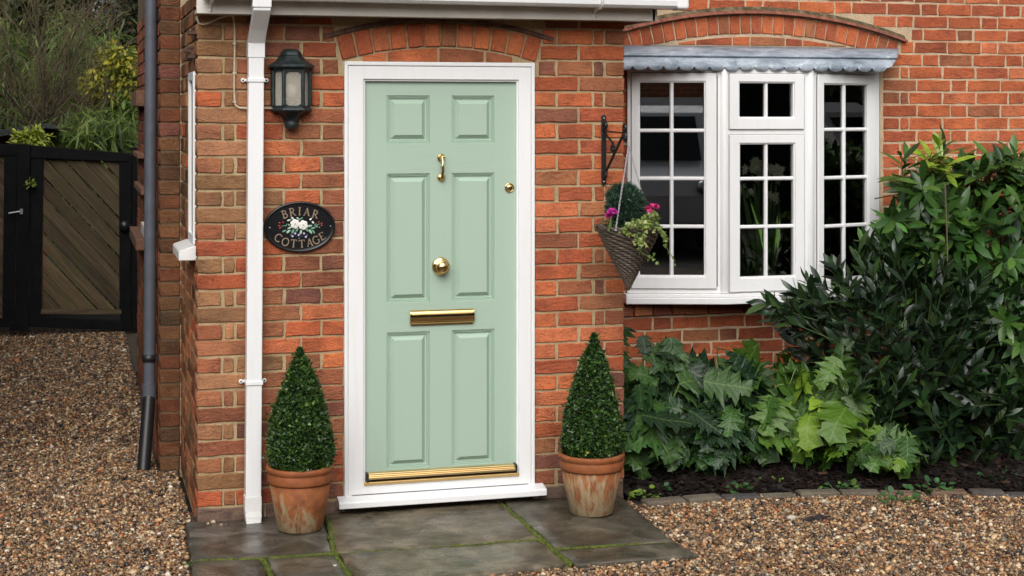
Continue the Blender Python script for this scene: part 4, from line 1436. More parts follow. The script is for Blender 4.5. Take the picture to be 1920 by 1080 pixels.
gp = thing('soil_pipe', 'grey round plastic pipe with a black bottom spout on the flank wall', 'drainpipe', (-.15, 1.35, 0))
top = onY(283, 0, 1.32); mid = onY(280.5, 655, 1.32); low = onY(280, 745, 1.30)
top2 = mid + (mid - Vector((top.x, 1.32, top.z))) * -3.0
mb = MB(); mb.tube([(top.x, 1.32, 5.0), (top.x, 1.32, top.z), (mid.x, 1.32, mid.z), (low.x, 1.31, low.z)], .031, 20)
mb.build('pipe_length', M['grey_pipe'], gp)
s0 = onY(280, 742, 1.30); s1 = onY(269, 884, 1.17)
mb = MB(); mb.tube([s0, s0 + (s1 - s0) * .12, s1], .034, 20)
mb.build('spout', M['black_pipe'], gp)
mb = MB(); mb.tube([onY(280, 720, 1.305) , onY(280, 748, 1.30)], .036, 20); mb.build('joint_collar', M['grey_pipe'], gp)
cm_ = onY(280, 671, 1.32)
mb = MB(); mb.lathe([(.037, -.018), (.040, -.017), (.040, .017), (.037, .018)], (cm_.x, 1.32, cm_.z), 'Z', 20)
mb.box(cm_.x + .03, -.10, 1.29, 1.35, cm_.z - .014, cm_.z + .014)
mb.build('clip', M['black_pipe'], gp)

cb = thing('lamp_cable', 'cream cable clipped to the brickwork and ending at the wall lantern', 'cable', (.19, -.01, 1.9))
pts = [onY(*q, -.014) for q in [(370, 30), (372, 42), (382, 46), (398, 40), (415, 32), (428, 29), (436, 31), (439, 45), (440, 90), (439, 150), (440, 190), (444, 199), (456, 203), (500, 203), (516, 204)]]
def smooth_path(p, k=5):
    out = []
    for i in range(len(p) - 1):
        p0, p1, p2, p3 = p[max(i - 1, 0)], p[i], p[i + 1], p[min(i + 2, len(p) - 1)]
        for j in range(k):
            t = j / k
            out.append(.5 * ((2 * p1) + (-p0 + p2) * t + (2 * p0 - 5 * p1 + 4 * p2 - p3) * t * t + (-p0 + 3 * p1 - 3 * p2 + p3) * t ** 3))
    out.append(p[-1])
    return out
mb = MB(); mb.tube(smooth_path(pts), .0044, 8)
mb.build('cable', M['cable'], cb)
for py_ in (82, 137, 191):
    c = onY(439.5, py_, -.012)
    mb = MB(); mb.box(c.x - .008, c.x + .007, -.020, .0, c.z - .004, c.z + .004); mb.build('cable_clip', M['cable'], cb, .0015)

# ================================================================== wall lantern
lx = onY(548, 165, -.06).x
Z = lambda py: onY(548, py, -.06).z
lan = thing('wall_lantern', 'dark green black half lantern with frosted panes on the brick wall', 'wall light', (lx, 0, Z(165)))
def half(w_, dp, z, k=1.0):
    """half hexagon hugging the wall"""
    return [Vector((lx - w_, -.002, z)), Vector((lx - w_, -dp * .42, z)), Vector((lx - w_ * .52, -dp, z)), Vector((lx + w_ * .52, -dp, z)), Vector((lx + w_, -dp * .42, z)), Vector((lx + w_, -.002, z))]
mb = MB()
W0, D0 = .083, .098
mb.loft([half(.100, .118, Z(127)), half(.102, .120, Z(125)), half(.102, .120, Z(122)), half(.092, .110, Z(120)), half(.070, .084, Z(114)), half(.058, .070, Z(108)), half(.054, .066, Z(105.5))], smooth=False)
mb.loft([half(.049, .060, Z(105)), half(.050, .061, Z(103)), half(.044, .054, Z(97)), half(.034, .044, Z(93)), half(.020, .03, Z(91))], smooth=False)
lb = mb.build('lantern_roof', M['lantern'], lan, .0015)
mb = MB()
def ringband(w_, dp, z0, z1, t=.010):
    a, b_ = half(w_, dp, z0), half(w_, dp, z1)
    a2, b2 = half(w_ - t, dp - t, z0), half(w_ - t, dp - t, z1)
    for i in range(5): mb.hexa([a[i], a[i + 1], b_[i + 1], b_[i]], [a2[i], a2[i + 1], b2[i + 1], b2[i]])
ringband(W0, D0, Z(134), Z(127.2), .012)
ringband(W0, D0, Z(203), Z(198), .012)
zb0, zb1 = Z(198.2), Z(133.8)
hb = half(W0, D0, 0)
for i, p in enumerate(hb):
    r = .0095
    mb.tube([(p.x, p.y if i not in (0, 5) else -.008, zb0), (p.x, p.y if i not in (0, 5) else -.008, zb1)], r, 6)
# little arched spandrels in the pane heads and feet
hbv = hb
for i in (1, 2, 3):
    a, b_ = hbv[i], hbv[i + 1]
    for t0, t1 in ((0.02, .30), (.98, .70)):
        q0, q1 = a.lerp(b_, t0), a.lerp(b_, t1)
        for za_, zb_ in ((zb1 + .001, zb1 - .016), (zb0 - .001, zb0 + .012)):
            mb.prism([(q0.x, q0.y, za_), (q1.x, q1.y, za_), (q0.x, q0.y, zb_)], (0, .006, 0))
mb.build('lantern_frame', M['lantern'], lan)
mb = MB()
mb.loft([half(.090, .106, Z(208)), half(.092, .108, Z(206)), half(.090, .106, Z(203.2))], smooth=False)
mb.loft([half(.030, .042, Z(230)), half(.032, .045, Z(227)), half(.042, .055, Z(219)), half(.062, .076, Z(212)), half(.084, .098, Z(208.3))], smooth=False)
mb.ball((lx, -.03, Z(233)), .033, .040, .028, 14, 8)
mb.build('lantern_base', M['lantern'], lan, .0015)
for i in (1, 2, 3, 0, 4):
    a, b_ = hb[i], hb[i + 1]
    mb = MB()
    c = (a + b_) / 2
    ins = Vector((lx, 0, 0)) - c; ins.z = 0
    ins = ins.normalized() * .006 if ins.length > 0 else ins
    q = [a + ins, b_ + ins]
    mb.hexa([(q[0].x, q[0].y, zb0), (q[1].x, q[1].y, zb0), (q[1].x, q[1].y, zb1), (q[0].x, q[0].y, zb1)], [(p[0] + ins.x * .4, p[1] + ins.y * .4, z_) for p, z_ in ((q[0], zb0), (q[1], zb0), (q[1], zb1), (q[0], zb1))])
    mb.build('glass_pane', M['frost'], lan)
mb = MB()
mb.lathe([(.022, Z(197.5)), (.023, Z(187)), (.0005, Z(186.9))], (lx, -.045, 0), 'Z', 16)
mb.build('lamp_holder', plain('brown_lampholder', (.045, .035, .032), .5), lan)
mb = MB(); mb.ball((lx, -.045, Z(172)), .027, .027, .036, 16, 10)
mb.build('bulb', plain('opal_bulb', (.72, .68, .6), .3), lan)
mb = MB(); mb.box(lx - .08, lx + .08, -.006, 0, Z(203), Z(120))
mb.build('back_plate', plain('pale_back_plate', (.55, .52, .46), .5), lan)

# ================================================================== oval house sign
pc = onY(562, 425.5, -.008)
sg = thing('house_sign', 'black oval house sign with roses and the words BRIAR COTTAGE', 'sign', tuple(pc))
ell = lambda a, k=1.0, y=0: Vector((pc.x + .1625 * k * cos(a), y, pc.z + .1165 * k * sin(a) * (1 if k == 1 else 1)))
def ell2(a, ins, y): return Vector((pc.x + (.1625 - ins) * cos(a), y, pc.z + (.1165 - ins) * sin(a)))
NA = 64
rings = []
for ins, y in ((0, -.001), (0, -.012), (.002, -.015), (.006, -.0165), (.010, -.0155), (.0125, -.012), (.015, -.0105)):
    rings.append([ell2(2 * pi * k / NA, ins, y) for k in range(NA)])
mb = MB(); mb.loft(rings)
mb.build('plate', M['plaque'], sg)
def arcs(cx, cz_, rx, rz, a0, a1, n=10): return [(cx + rx * cos(radians(a0 + (a1 - a0) * i / n)), cz_ + rz * sin(radians(a0 + (a1 - a0) * i / n))) for i in range(n + 1)]
GL = {
 'B': (.72, [([(.16, 0), (.16, 1)], .15), ([(.0, 1), (.30, 1)], .07), ([(0, 0), (.32, 0)], .07), ([(.16, 1), (.30, 1)] + arcs(.30, .76, .28, .24, 90, -90) + [(.16, .52)], .11), ([(.16, .52), (.32, .52)] + arcs(.32, .26, .36, .26, 90, -90) + [(.16, 0)], .12)]),
 'R': (.80, [([(.16, 0), (.16, 1)], .15), ([(.0, 1), (.30, 1)], .07), ([(0, 0), (.32, 0)], .07), ([(.16, 1), (.30, 1)] + arcs(.30, .74, .30, .26, 90, -90) + [(.16, .48)], .11), ([(.34, .48), (.74, .02)], .14), ([(.62, 0), (.84, 0)], .07)]),
 'I': (.32, [([(.16, 0), (.16, 1)], .15), ([(0, 1), (.32, 1)], .07), ([(0, 0), (.32, 0)], .07)]),
 'A': (.86, [([(.12, 0), (.43, 1)], .08), ([(.43, 1), (.74, 0)], .15), ([(.22, .32), (.64, .32)], .08), ([(0, 0), (.24, 0)], .07), ([(.60, 0), (.88, 0)], .07)]),
 'C': (.84, [(arcs(.46, .5, .42, .5, 48, 312, 16), .13), ([(.76, .80), (.76, 1.0)], .07), ([(.76, .0), (.76, .18)], .05)]),
 'O': (.92, [(arcs(.46, .5, .42, .5, 0, 360, 22), .13)]),
 'T': (.80, [([(.40, 0), (.40, 1)], .15), ([(.02, .97), (.78, .97)], .09), ([(.04, .80), (.04, 1)], .07), ([(.76, .80), (.76, 1)], .07), ([(.24, 0), (.56, 0)], .07)]),
 'G': (.90, [(arcs(.46, .5, .42, .5, 48, 318, 16), .13), ([(.80, .06), (.80, .44)], .13), ([(.58, .44), (.92, .44)], .07), ([(.76, .80), (.76, 1.0)], .07)]),
 'E': (.72, [([(.16, 0), (.16, 1)], .15), ([(0, .97), (.66, .97)], .08), ([(0, .03), (.68, .03)], .08), ([(.16, .52), (.50, .52)], .07), ([(.66, .78), (.66, 1)], .06), ([(.68, 0), (.68, .24)], .06)]),
}
def letter(ch, px_, py_, ang, h):
    wd, strokes = GL[ch]
    c = onY(px_, py_, -.0105)
    a = radians(ang)
    mb = MB()
    for si, (pl, th) in enumerate(strokes):
        for i in range(len(pl) - 1):
            p, q = Vector(pl[i]), Vector(pl[i + 1])
            d = (q - p)
            if d.length < 1e-6: continue
            d.normalize(); nr = Vector((-d.y, d.x)) * th / 2
            e = d * (.02 if len(pl) > 2 else 0)
            poly = []
            for v_ in (p - e - nr, q + e - nr, q + e + nr, p - e + nr):
                x, z = (v_.x - wd / 2) * h, (v_.y - .5) * h
                poly.append((c.x + x * cos(a) - z * sin(a), -.0135 - si * .00005 - i * .00001, c.z + x * sin(a) + z * cos(a)))
            mb.prism(poly, (0, .0035, 0))
    mb.build('letter', M['letter'], sg)
cr = lambda x, y: (480 + x / 7.717, 360 + y / 7.717)
for ch, x, y, an in (('B', 413, 322, 17), ('R', 525, 290, 9), ('I', 630, 278, 0), ('A', 735, 286, -7), ('R', 858, 322, -17)):
    letter(ch, *cr(x, y), an, .0345)
for ch, x, y, an in (('C', 322, 662, -30), ('O', 425, 722, -17), ('T', 545, 744, -6), ('T', 662, 748, 2), ('A', 775, 728, 9), ('G', 868, 695, 20), ('E', 955, 640, 28)):
    letter(ch, *cr(x, y), an, .0345)
def relief(name, shapes):
    mb = MB()
    for (x, y, rx, rz, an, col, h) in shapes:
        p = onY(*cr(x, y), -.0115)
        mb.cc = col
        vs = []
        s_ = 1 / 7.717 / 410
        ring0 = []
        for k in range(10):
            a = 2 * pi * k / 10
            ex, ez = rx * cos(a) * s_, rz * sin(a) * s_ * (1 - .25 * cos(a) if rx > rz * 1.6 else 1)
            t = radians(an)
            ring0.append(Vector((p.x + ex * cos(t) - ez * sin(t), -.0112, p.z + ex * sin(t) + ez * cos(t))))
        top = [Vector((p.x + (q.x - p.x) * .6, -.0112 - h, p.z + (q.z - p.z) * .6)) for q in ring0]
        mb.loft([ring0, top])
    o = mb.build(name, M['petal'], sg, colattr=True)
    o['kind'] = 'stuff'
    return o
WH, CRM, GR, GR2, RD, LI, YE = (.78, .76, .70), (.62, .62, .54), (.10, .24, .15), (.30, .45, .34), (.48, .06, .05), (.50, .47, .66), (.40, .38, .06)
for cx_, cy_ in ((565, 462), (684, 478)):
    sh = []
    for k in range(6):
        a = 2 * pi * k / 6 + .3
        sh.append((cx_ + 34 * cos(a), cy_ + 36 * sin(a), 36, 34, math.degrees(-a), WH, .002))
    for k in range(5):
        a = 2 * pi * k / 5
        sh.append((cx_ + 16 * cos(a), cy_ + 16 * sin(a), 24, 20, math.degrees(-a), (.80, .79, .74), .0034))
    sh.append((cx_, cy_, 13, 12, 0, YE, .0044))
    relief('painted_rose', sh)
lv = [(410, 565, 34, 14, 20), (470, 572, 36, 18, 35), (535, 570, 38, 18, 65), (490, 520, 36, 14, 20), (595, 550, 34, 15, 55), (650, 580, 36, 18, 80), (740, 550, 36, 18, -50), (790, 575, 38, 17, -60), (835, 578, 32, 15, -55), (780, 492, 36, 17, 10), (830, 522, 40, 16, 20), (610, 385, 30, 12, -40), (655, 385, 30, 12, 35), (490, 405, 26, 12, 20), (440, 480, 24, 9, 60), (480, 480, 22, 9, -50), (860, 470, 26, 9, 40), (880, 500, 22, 8, -40)]
relief('painted_spray', [(x, y, a, b_, an, GR2 if i % 2 else GR, .0012) for i, (x, y, a, b_, an) in enumerate(lv)] + [(x + 2, y, a * .5, 2.5, an, (.55, .65, .55), .0016) for (x, y, a, b_, an) in lv[:11]])
relief('painted_bud_spray', [(342, 445, 16, 9, -25, RD, .0015), (392, 440, 15, 8, -70, RD, .0015), (337, 488, 16, 9, 5, RD, .0015), (350, 518, 18, 9, 40, RD, .0015), (910, 432, 14, 8, 60, RD, .0015), (950, 452, 14, 8, 20, RD, .0015), (952, 482, 16, 9, -10, RD, .0015), (528, 378, 22, 13, -35, WH, .0015), (470, 410, 20, 11, 20, WH, .0015), (792, 392, 22, 13, 35, WH, .0015), (824, 440, 20, 14, -40, WH, .0015), (920, 512, 14, 5, -50, GR2, .001), (400, 490, 34, 3, 10, GR2, .0008), (900, 470, 34, 3, 25, GR2, .0008)])
relief('painted_blossom', [(x + 9 * cos(k * 1.257), y + 9 * sin(k * 1.257), 8, 8, 0, LI, .0012) for x, y, r in ((528, 640, 1), (618, 622, 1), (695, 600, 1), (722, 650, 1), (568, 600, 1)) for k in range(5)] + [(625, 670, 6, 6, 0, LI, .001), (742, 625, 6, 6, 0, LI, .001), (505, 620, 6, 6, 0, LI, .001), (660, 640, 30, 3, 20, (.05, .09, .14), .0008), (590, 640, 30, 3, -30, (.05, .09, .14), .0008)])
mb = MB()
for x, y in ((200, 515), (1078, 495)):
    p = onY(*cr(x, y), -.011); mb.ball((p.x, -.0115, p.z), .0032, .002, .0032, 10, 6)
mb.build('screw', M['chain'], sg)

# ================================================================== hanging bracket, basket and its plants
bx = onY(1131.5, 300, 0).x
zT, zBm = onY(1131.5, 217, 0).z, onY(1131.5, 345, 0).z
br = thing('hanging_bracket', 'black scrolled iron bracket fixed to the bricks right of the door', 'bracket', (bx, 0, (zT + zBm) / 2))
mb = MB()
mb.loft([[Vector((bx - .0115, -.009, z)), Vector((bx + .0115, -.009, z)), Vector((bx + .0115, .0, z)), Vector((bx - .0115, .0, z))] for z in (zBm + .006, zT - .006)], smooth=False)
mb.lathe([(.0005, 0), (.0118, 0), (.0118, .009), (.0005, .0091)], (bx, 0, zT - .006), 'Y', 16)
mb.lathe([(.0005, 0), (.0118, 0), (.0118, .009), (.0005, .0091)], (bx, 0, zBm + .006), 'Y', 16)
bp = mb.build('back_bar', M['black_iron'], br, .002)
mb = MB()
for z in (zT - .012, zBm + .012): mb.ball((bx, -.010, z), .0045, .003, .0045, 8, 5)
mb.build('screw', M['chain'], bp)
zr = onY(1131.5, 246, 0).z
tipY = -.300
mb = MB(); mb.tube([(bx, -.008, zr), (bx, tipY + .02, zr - .005)], .0042, 8); mb.build('top_rod', M['black_iron'], br)
def twist(p, q, r, n=26):
    vs = []
    p, q = Vector(p), Vector(q); d = (q - p).normalized(); a = d.cross(Vector((1, 0, 0))).normalized(); b_ = d.cross(a)
    rings = []
    for i in range(n + 1):
        t = i / n; c = p.lerp(q, t); w_ = t * 9 * pi
        rings.append([c + (a * cos(w_ + pi / 2 * k + pi / 4) + b_ * sin(w_ + pi / 2 * k + pi / 4)) * r for k in range(4)])
    mb.loft(rings, smooth=False)
mb = MB()
zlo = onY(1131.5, 328, 0).z
twist((bx, -.012, zlo), (bx, tipY + .012, onY(1173, 250, tipY).z), .0075, 34)
mb.build('twisted_arm', M['black_iron'], br)
def scroll(c, r0, turns, a0, sgn, n=26):
    return [Vector((c[0], c[1] + sgn * r0 * (1 - .75 * i / n) * cos(a0 + turns * 2 * pi * i / n), c[2] + r0 * (1 - .75 * i / n) * sin(a0 + turns * 2 * pi * i / n))) for i in range(n + 1)]
for c, r0, a0, sg_ in (((bx, tipY - .006, onY(1173, 240, tipY).z), .020, -1.2, 1), ((bx, tipY - .005, onY(1174, 258, tipY).z), .020, 1.2, 1), ((bx, -.028, onY(1140, 233, 0).z - .004), .020, 2.4, -1), ((bx, -.026, onY(1140, 325, 0).z), .018, 3.6, -1), ((bx, -.135, onY(1150, 279, -.13).z), .020, .4, -1)):
    mb = MB(); mb.tube(scroll(c, r0, 1.3, a0, sg_), .0085, 6)
    mb.build('scroll', M['black_iron'], br)
mb = MB()
twist((bx, -.030, zr - .012), (bx, -.140, onY(1150, 268, -.13).z), .006, 16)
mb.build('twisted_brace', M['black_iron'], br)

hy = tipY
hx = bx
ztip = onY(1177, 546, hy).z
zrim = onY(1178, 428, hy).z
hx = onY(1178.5, 430, hy).x
bk = thing('hanging_basket', 'dark brown wicker cone basket hanging from the iron bracket', 'hanging basket', (hx, hy, ztip))
RB = .150
# woven sides: rows of strands that pass in front of and behind the stakes
NR, NSK = 27, 26
rows = []
mb = MB()
for r in range(NR):
    q = r / (NR - 1)
    z = ztip + .012 + (zrim - ztip - .012) * q
    rad = .006 + (RB - .006) * q
    n = NSK * 4
    rings = []
    for k in range(n):
        a = 2 * pi * k / n
        ph = sin(a * NSK / 2 + pi * (r % 2))
        rr = rad + .0028 * ph * min(1, q * 3) + random.uniform(-.0006, .0006)
        zz = z + .0022 * cos(a * NSK / 2 + pi * (r % 2)) + .004 * sin(a * 2 + r * .3) * q
        h_ = (zrim - ztip) / NR * .50
        rings.append([Vector((hx + (rr + o_) * cos(a), hy + (rr + o_) * sin(a), zz + h)) for o_, h in ((-.001, -h_), (.0028, 0), (-.001, h_))])
    rings.append(rings[0])
    mb.loft(rings, False, False, False, True)
bo = mb.build('woven_side', M['wicker'], bk); bo['kind'] = 'stuff'
mb = MB()
mb.lathe([(.001, ztip), (.005, ztip + .02), (RB - .006, zrim - .006)], (hx, hy, 0), 'Z', 30, True, False)
mb.build('liner', plain('basket_liner', (.02, .016, .012), .9), bo)
mb = MB()
for s_ in range(2):
    pts = [(hx + (RB + .003 * sin(a * 11 + s_ * pi)) * cos(a), hy + (RB + .003 * sin(a * 11 + s_ * pi)) * sin(a), zrim + .002 + .006 * cos(a * 11 + s_ * pi) + .010 * max(0, -cos(a)) ** 3) for a in [2 * pi * k / 88 for k in range(89)]]
    mb.tube(pts, .0055, 6)
mb.tube([(hx - RB + .02, hy, zrim + .004), (hx - RB - .012, hy - .01, zrim + .016)], .005, 6)
mb.build('plaited_rim', M['wicker'], bk)
mb = MB(); mb.lathe([(RB - .012, zrim - .02), (RB * .5, zrim - .008), (.001, zrim - .004)], (hx, hy, 0), 'Z', 24, False, True)
mb.build('compost', M['soil'], bk)
hook = onY(1175, 268, hy)
mb = MB(); mb.tube([(bx, tipY, hook.z + .02), (bx, tipY, hook.z), (hx, hy, hook.z - .014)], .0028, 6); mb.build('hook', M['chain'], bk)
for px_, py_, yy in ((1154, 421, hy - .12), (1222, 419, hy - .02), (1168, 402, hy + .13)):
    e = onY(px_, py_, yy); e.z = zrim
    s0 = Vector((hx, hy, hook.z - .012))
    L_ = (e - s0).length; k = int(L_ / .0085)
    d = (e - s0).normalized(); a = d.cross(Vector((0, 1, .2))).normalized(); b_ = d.cross(a)
    mb = MB()
    for i in range(k):
        c = s0 + d * L_ * (i + .5) / k
        u, w_ = (a, b_) if i % 2 else (b_, a)
        mb.tube([c + d * .0062 * cos(t) + u * .0034 * sin(t) for t in [2 * pi * j / 8 for j in range(9)]], .0013, 4, False)
    mb.build('chain', M['chain'], bk)

# ================================================================== leaf shapes
def lance(n=3, fold=.25, curve=.18, width=.30, peak=.5):
    """pointed leaf along +y, length 1: 12 triangles"""
    vs = [(0, 0, 0)]
    for i in range(1, n + 1):
        t = i / (n + 1)
        w_ = width / 2 * sin(pi * min(1, (t ** (math.log(.5) / math.log(peak))))) ** .8
        z = -curve * t * t
        vs += [(-w_, t, z + fold * w_), (0, t, z), (w_, t, z + fold * w_)]
    vs.append((0, 1, -curve))
    fs = [(0, 2, 1), (0, 3, 2)]
    for i in range(n - 1):
        a = 1 + i * 3
        fs += [(a, a + 1, a + 4), (a, a + 4, a + 3), (a + 1, a + 2, a + 5), (a + 1, a + 5, a + 4)]
    a = 1 + (n - 1) * 3
    fs += [(a, a + 1, a + 3), (a + 1, a + 2, a + 3)]
    return np.array(vs, float), np.array(fs)
OVAL = (np.array([(0, 0, 0), (-.34, .45, .08), (0, .5, 0), (.34, .45, .08), (0, 1, -.06)], float), np.array([(0, 2, 1), (0, 3, 2), (1, 2, 4), (2, 3, 4)]))
STAR = None
def norm(v): return v / np.maximum(np.linalg.norm(v, axis=1, keepdims=True), 1e-9)

# ---- clipped box cones
def cone_plant(label, cx_, cy_, prof, z0, seed, lean, ctint, group):
    t = thing('box_cone', label, 'topiary', (cx_, cy_, z0 - .05), group)
    rng = np.random.default_rng(seed)
    zs = np.array([p[0] for p in prof]); rs = np.array([p[1] for p in prof])
    n = 15500
    zt_ = zs[-1]
    # more leaves where the girth is larger
    q_ = rng.random(n)
    z = zs[0] + (zt_ - zs[0]) * np.where(rng.random(n) < .10, .72 + .28 * q_, 1 - np.sqrt(1 - q_ * .985))
    a = rng.random(n) * 2 * pi
    bumpy = 1 + .05 * np.sin(a * 3 + z * 17 + seed) + .045 * np.sin(a * 7 - z * 31 + seed) + .035 * np.sin(a * 13 + z * 57)
    r0 = np.interp(z, zs, rs) * bumpy
    r = r0 - np.abs(rng.normal(0, .013, n)) + (rng.random(n) < .06) * rng.uniform(0, .020, n)
    r = np.maximum(r, .002)
    lx_ = lean[0] * (z - zs[0]) / (zt_ - zs[0])
    P = np.stack([cx_ + lx_ + r * np.cos(a), cy_ + r * np.sin(a), z], 1)
    D = np.stack([np.cos(a), np.sin(a), rng.normal(.5, .5, n)], 1) + rng.normal(0, .75, (n, 3))
    Nn = np.stack([np.cos(a) * .7, np.sin(a) * .7, np.ones(n)], 1) + rng.normal(0, .55, (n, 3))
    S = rng.uniform(.012, .0215, n)
    pal = np.array([(.020, .055, .012), (.034, .085, .016), (.058, .128, .023), (.125, .215, .038), (.012, .034, .010)])
    C = pal[rng.choice(5, n, p=ctint)] * rng.uniform(.75, 1.2, (n, 1))
    young = (rng.random(n) < .0025)
    C[young] = (.30, .26, .05)
    o = scatter('foliage', OVAL, P, frames(D, Nn), S, C, M['leaf_box'], t)
    o['kind'] = 'stuff'
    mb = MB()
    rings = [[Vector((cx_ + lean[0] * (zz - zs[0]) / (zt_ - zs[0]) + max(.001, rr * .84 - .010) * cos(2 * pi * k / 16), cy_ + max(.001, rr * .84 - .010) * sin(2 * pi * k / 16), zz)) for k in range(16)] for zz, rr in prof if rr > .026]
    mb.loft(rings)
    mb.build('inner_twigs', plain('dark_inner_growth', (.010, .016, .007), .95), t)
    mb = MB()
    for k in range(16):
        a = rng.random() * 2 * pi; r1 = rng.uniform(.03, .11)
        mb.tube([(cx_ + .03 * cos(a), cy_ + .03 * sin(a), z0 - .05), (cx_ + r1 * .7 * cos(a), cy_ + r1 * .7 * sin(a), z0 + .02), (cx_ + r1 * cos(a + .2), cy_ + r1 * sin(a + .2), z0 + .09)], .0028, 5)
    mb.tube([(cx_, cy_, z0 - .06), (cx_, cy_, z0 + .1)], .011, 7)
    mb.build('stem', M['bark'], t)
    return t
def pot(label, cx_, cy_, h, rb, rt, mat, group):
    t = thing('terracotta_pot', label, 'plant pot', (cx_, cy_, 0), group)
    rim = .075
    mb = MB()
    prof = [(.001, .002), (rb - .006, .002), (rb, .008), (rb + (rt - rb) * .5, (h - rim) * .5), (rb + (rt - rb) * .97, h - rim), (rt - .004, h - rim + .001)]
    mb.lathe(prof, (cx_, cy_, 0), 'Z', 48, True, False)
    o = mb.build('body', mat, t)
    # texture reads object space: keep the mesh origin at the pot's own base
    mb = MB()
    mb.lathe([(rt - .012, h - rim + .0015), (rt + .003, h - rim + .002), (rt + .006, h - rim + .010), (rt + .0055, h - .034), (rt + .0035, h - .031), (rt + .0035, h - .029), (rt + .009, h - .024), (rt + .012, h - .012), (rt + .010, h - .002), (rt + .004, h), (rt - .006, h - .001), (rt - .012, h - .008), (rt - .018, h - .06)], (cx_, cy_, 0), 'Z', 48, False, False)
    mb.build('rim', M['pot_rim'], t)
    mb = MB(); mb.lathe([(rt - .014, h - .030), (rt * .6, h - .022), (.001, h - .018)], (cx_, cy_, 0), 'Z', 24, False, True)
    mb.build('compost', M['soil'], t)
    return t
pA = onY(563, 1000, -.24); pB = onY(1109, 960, -.32)
pot('terracotta pot with green and white bloom beside the downpipe', pA.x, -.24, .285, .0985, .1375, M['pot_a'], 'terracotta pots by the door')
pot('white streaked terracotta pot at the porch right corner', pB.x, -.32, .280, .0985, .1415, M['pot_b'], 'terracotta pots by the door')
def cprof(Y, cx_, pts):
    out = []
    for py_, w_ in pts:
        d = (Y - CY) / (CT - (cx_ - 960) / FPX * ST)
        out.append((onY(cx_, py_, Y).z, max(.003, w_ - 3) * d / FPX))
    return out
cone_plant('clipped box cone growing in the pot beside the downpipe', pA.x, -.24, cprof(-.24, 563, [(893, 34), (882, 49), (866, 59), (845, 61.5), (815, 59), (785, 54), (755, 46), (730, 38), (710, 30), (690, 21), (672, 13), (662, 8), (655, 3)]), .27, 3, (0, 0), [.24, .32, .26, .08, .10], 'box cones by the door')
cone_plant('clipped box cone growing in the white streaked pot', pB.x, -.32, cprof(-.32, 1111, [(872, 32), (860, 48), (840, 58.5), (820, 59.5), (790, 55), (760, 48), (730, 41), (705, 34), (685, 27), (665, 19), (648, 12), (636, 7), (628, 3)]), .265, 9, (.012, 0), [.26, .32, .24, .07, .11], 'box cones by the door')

# ---- basket plants
ct_ = onY(1172, 384, hy)
cf = thing('dwarf_conifer', 'small round blue green conifer planted in the hanging basket', 'shrub', (ct_.x, hy, zrim))
n = 5200
dv = norm(RNG.normal(size=(n, 3)))
rad = .087 * (1 - np.abs(RNG.normal(0, .12, n))) * (1 + .08 * np.sin(dv[:, 0] * 9) * np.sin(dv[:, 2] * 8 + 1))
P = np.array([ct_.x, hy, ct_.z]) + dv * rad[:, None] * np.array([.98, 1, 1.08])
NEED = (np.array([(-.10, 0, 0), (.10, 0, 0), (.04, .6, .1), (-.04, .6, .1), (0, 1, .05)], float), np.array([(0, 1, 2), (0, 2, 3), (3, 2, 4)]))
pal = np.array([(.018, .052, .034), (.040, .098, .060), (.010, .030, .022), (.11, .20, .12)])
C = pal[RNG.choice(4, n, p=[.36, .28, .22, .14])] * RNG.uniform(.6, 1.4, (n, 1))
o = scatter('foliage', NEED, P, frames(dv + RNG.normal(0, .55, (n, 3)) + np.array([0, 0, .4]), RNG.normal(size=(n, 3))), RNG.uniform(.016, .03, n), C, M['leaf_soft'], cf); o['kind'] = 'stuff'
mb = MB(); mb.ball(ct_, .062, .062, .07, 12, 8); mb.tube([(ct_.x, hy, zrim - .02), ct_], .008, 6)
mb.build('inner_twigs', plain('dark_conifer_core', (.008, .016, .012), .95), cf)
def cyclamen(px_, py_, Y, label, cols):
    c = onY(px_, py_, Y)
    t = thing('cyclamen', label, 'flower', (c.x, Y, zrim))
    pv = lance(3, .5, .25, .75, .62)
    for k in range(5):
        cc = c + Vector((random.uniform(-.020, .020), random.uniform(-.015, .015), random.uniform(-.018, .018)))
        nP = 6
        P = np.repeat(np.array([tuple(cc)]), nP, 0)
        a = np.array([2 * pi * i / nP + k for i in range(nP)])
        D = np.stack([np.cos(a) * .7, np.sin(a) * .5 - .3, np.ones(nP) * .75], 1) + RNG.normal(0, .15, (nP, 3))
        Cc = np.array(cols)[RNG.choice(len(cols), nP)]
        scatter('petals', pv, P, frames(D, np.array([[0, -1, .3]] * nP) + RNG.normal(0, .2, (nP, 3))), RNG.uniform(.020, .028, nP), Cc, M['flower'], t)
    mb = MB()
    for k in range(5):
        mb.tube([(c.x + random.uniform(-.015, .015), Y + .01, zrim - .005), (c.x, Y, c.z - .008)], .0016, 5)
    mb.build('stalk', M['green_stem'], t)
cyclamen(1146, 404, hy - .10, 'magenta cyclamen flowers at the left of the basket', [(.42, .015, .27), (.52, .03, .36), (.34, .01, .20)])
cyclamen(1222, 396, hy - .06, 'pink cyclamen flower at the right of the basket', [(.60, .03, .22), (.70, .07, .30), (.48, .02, .15)])
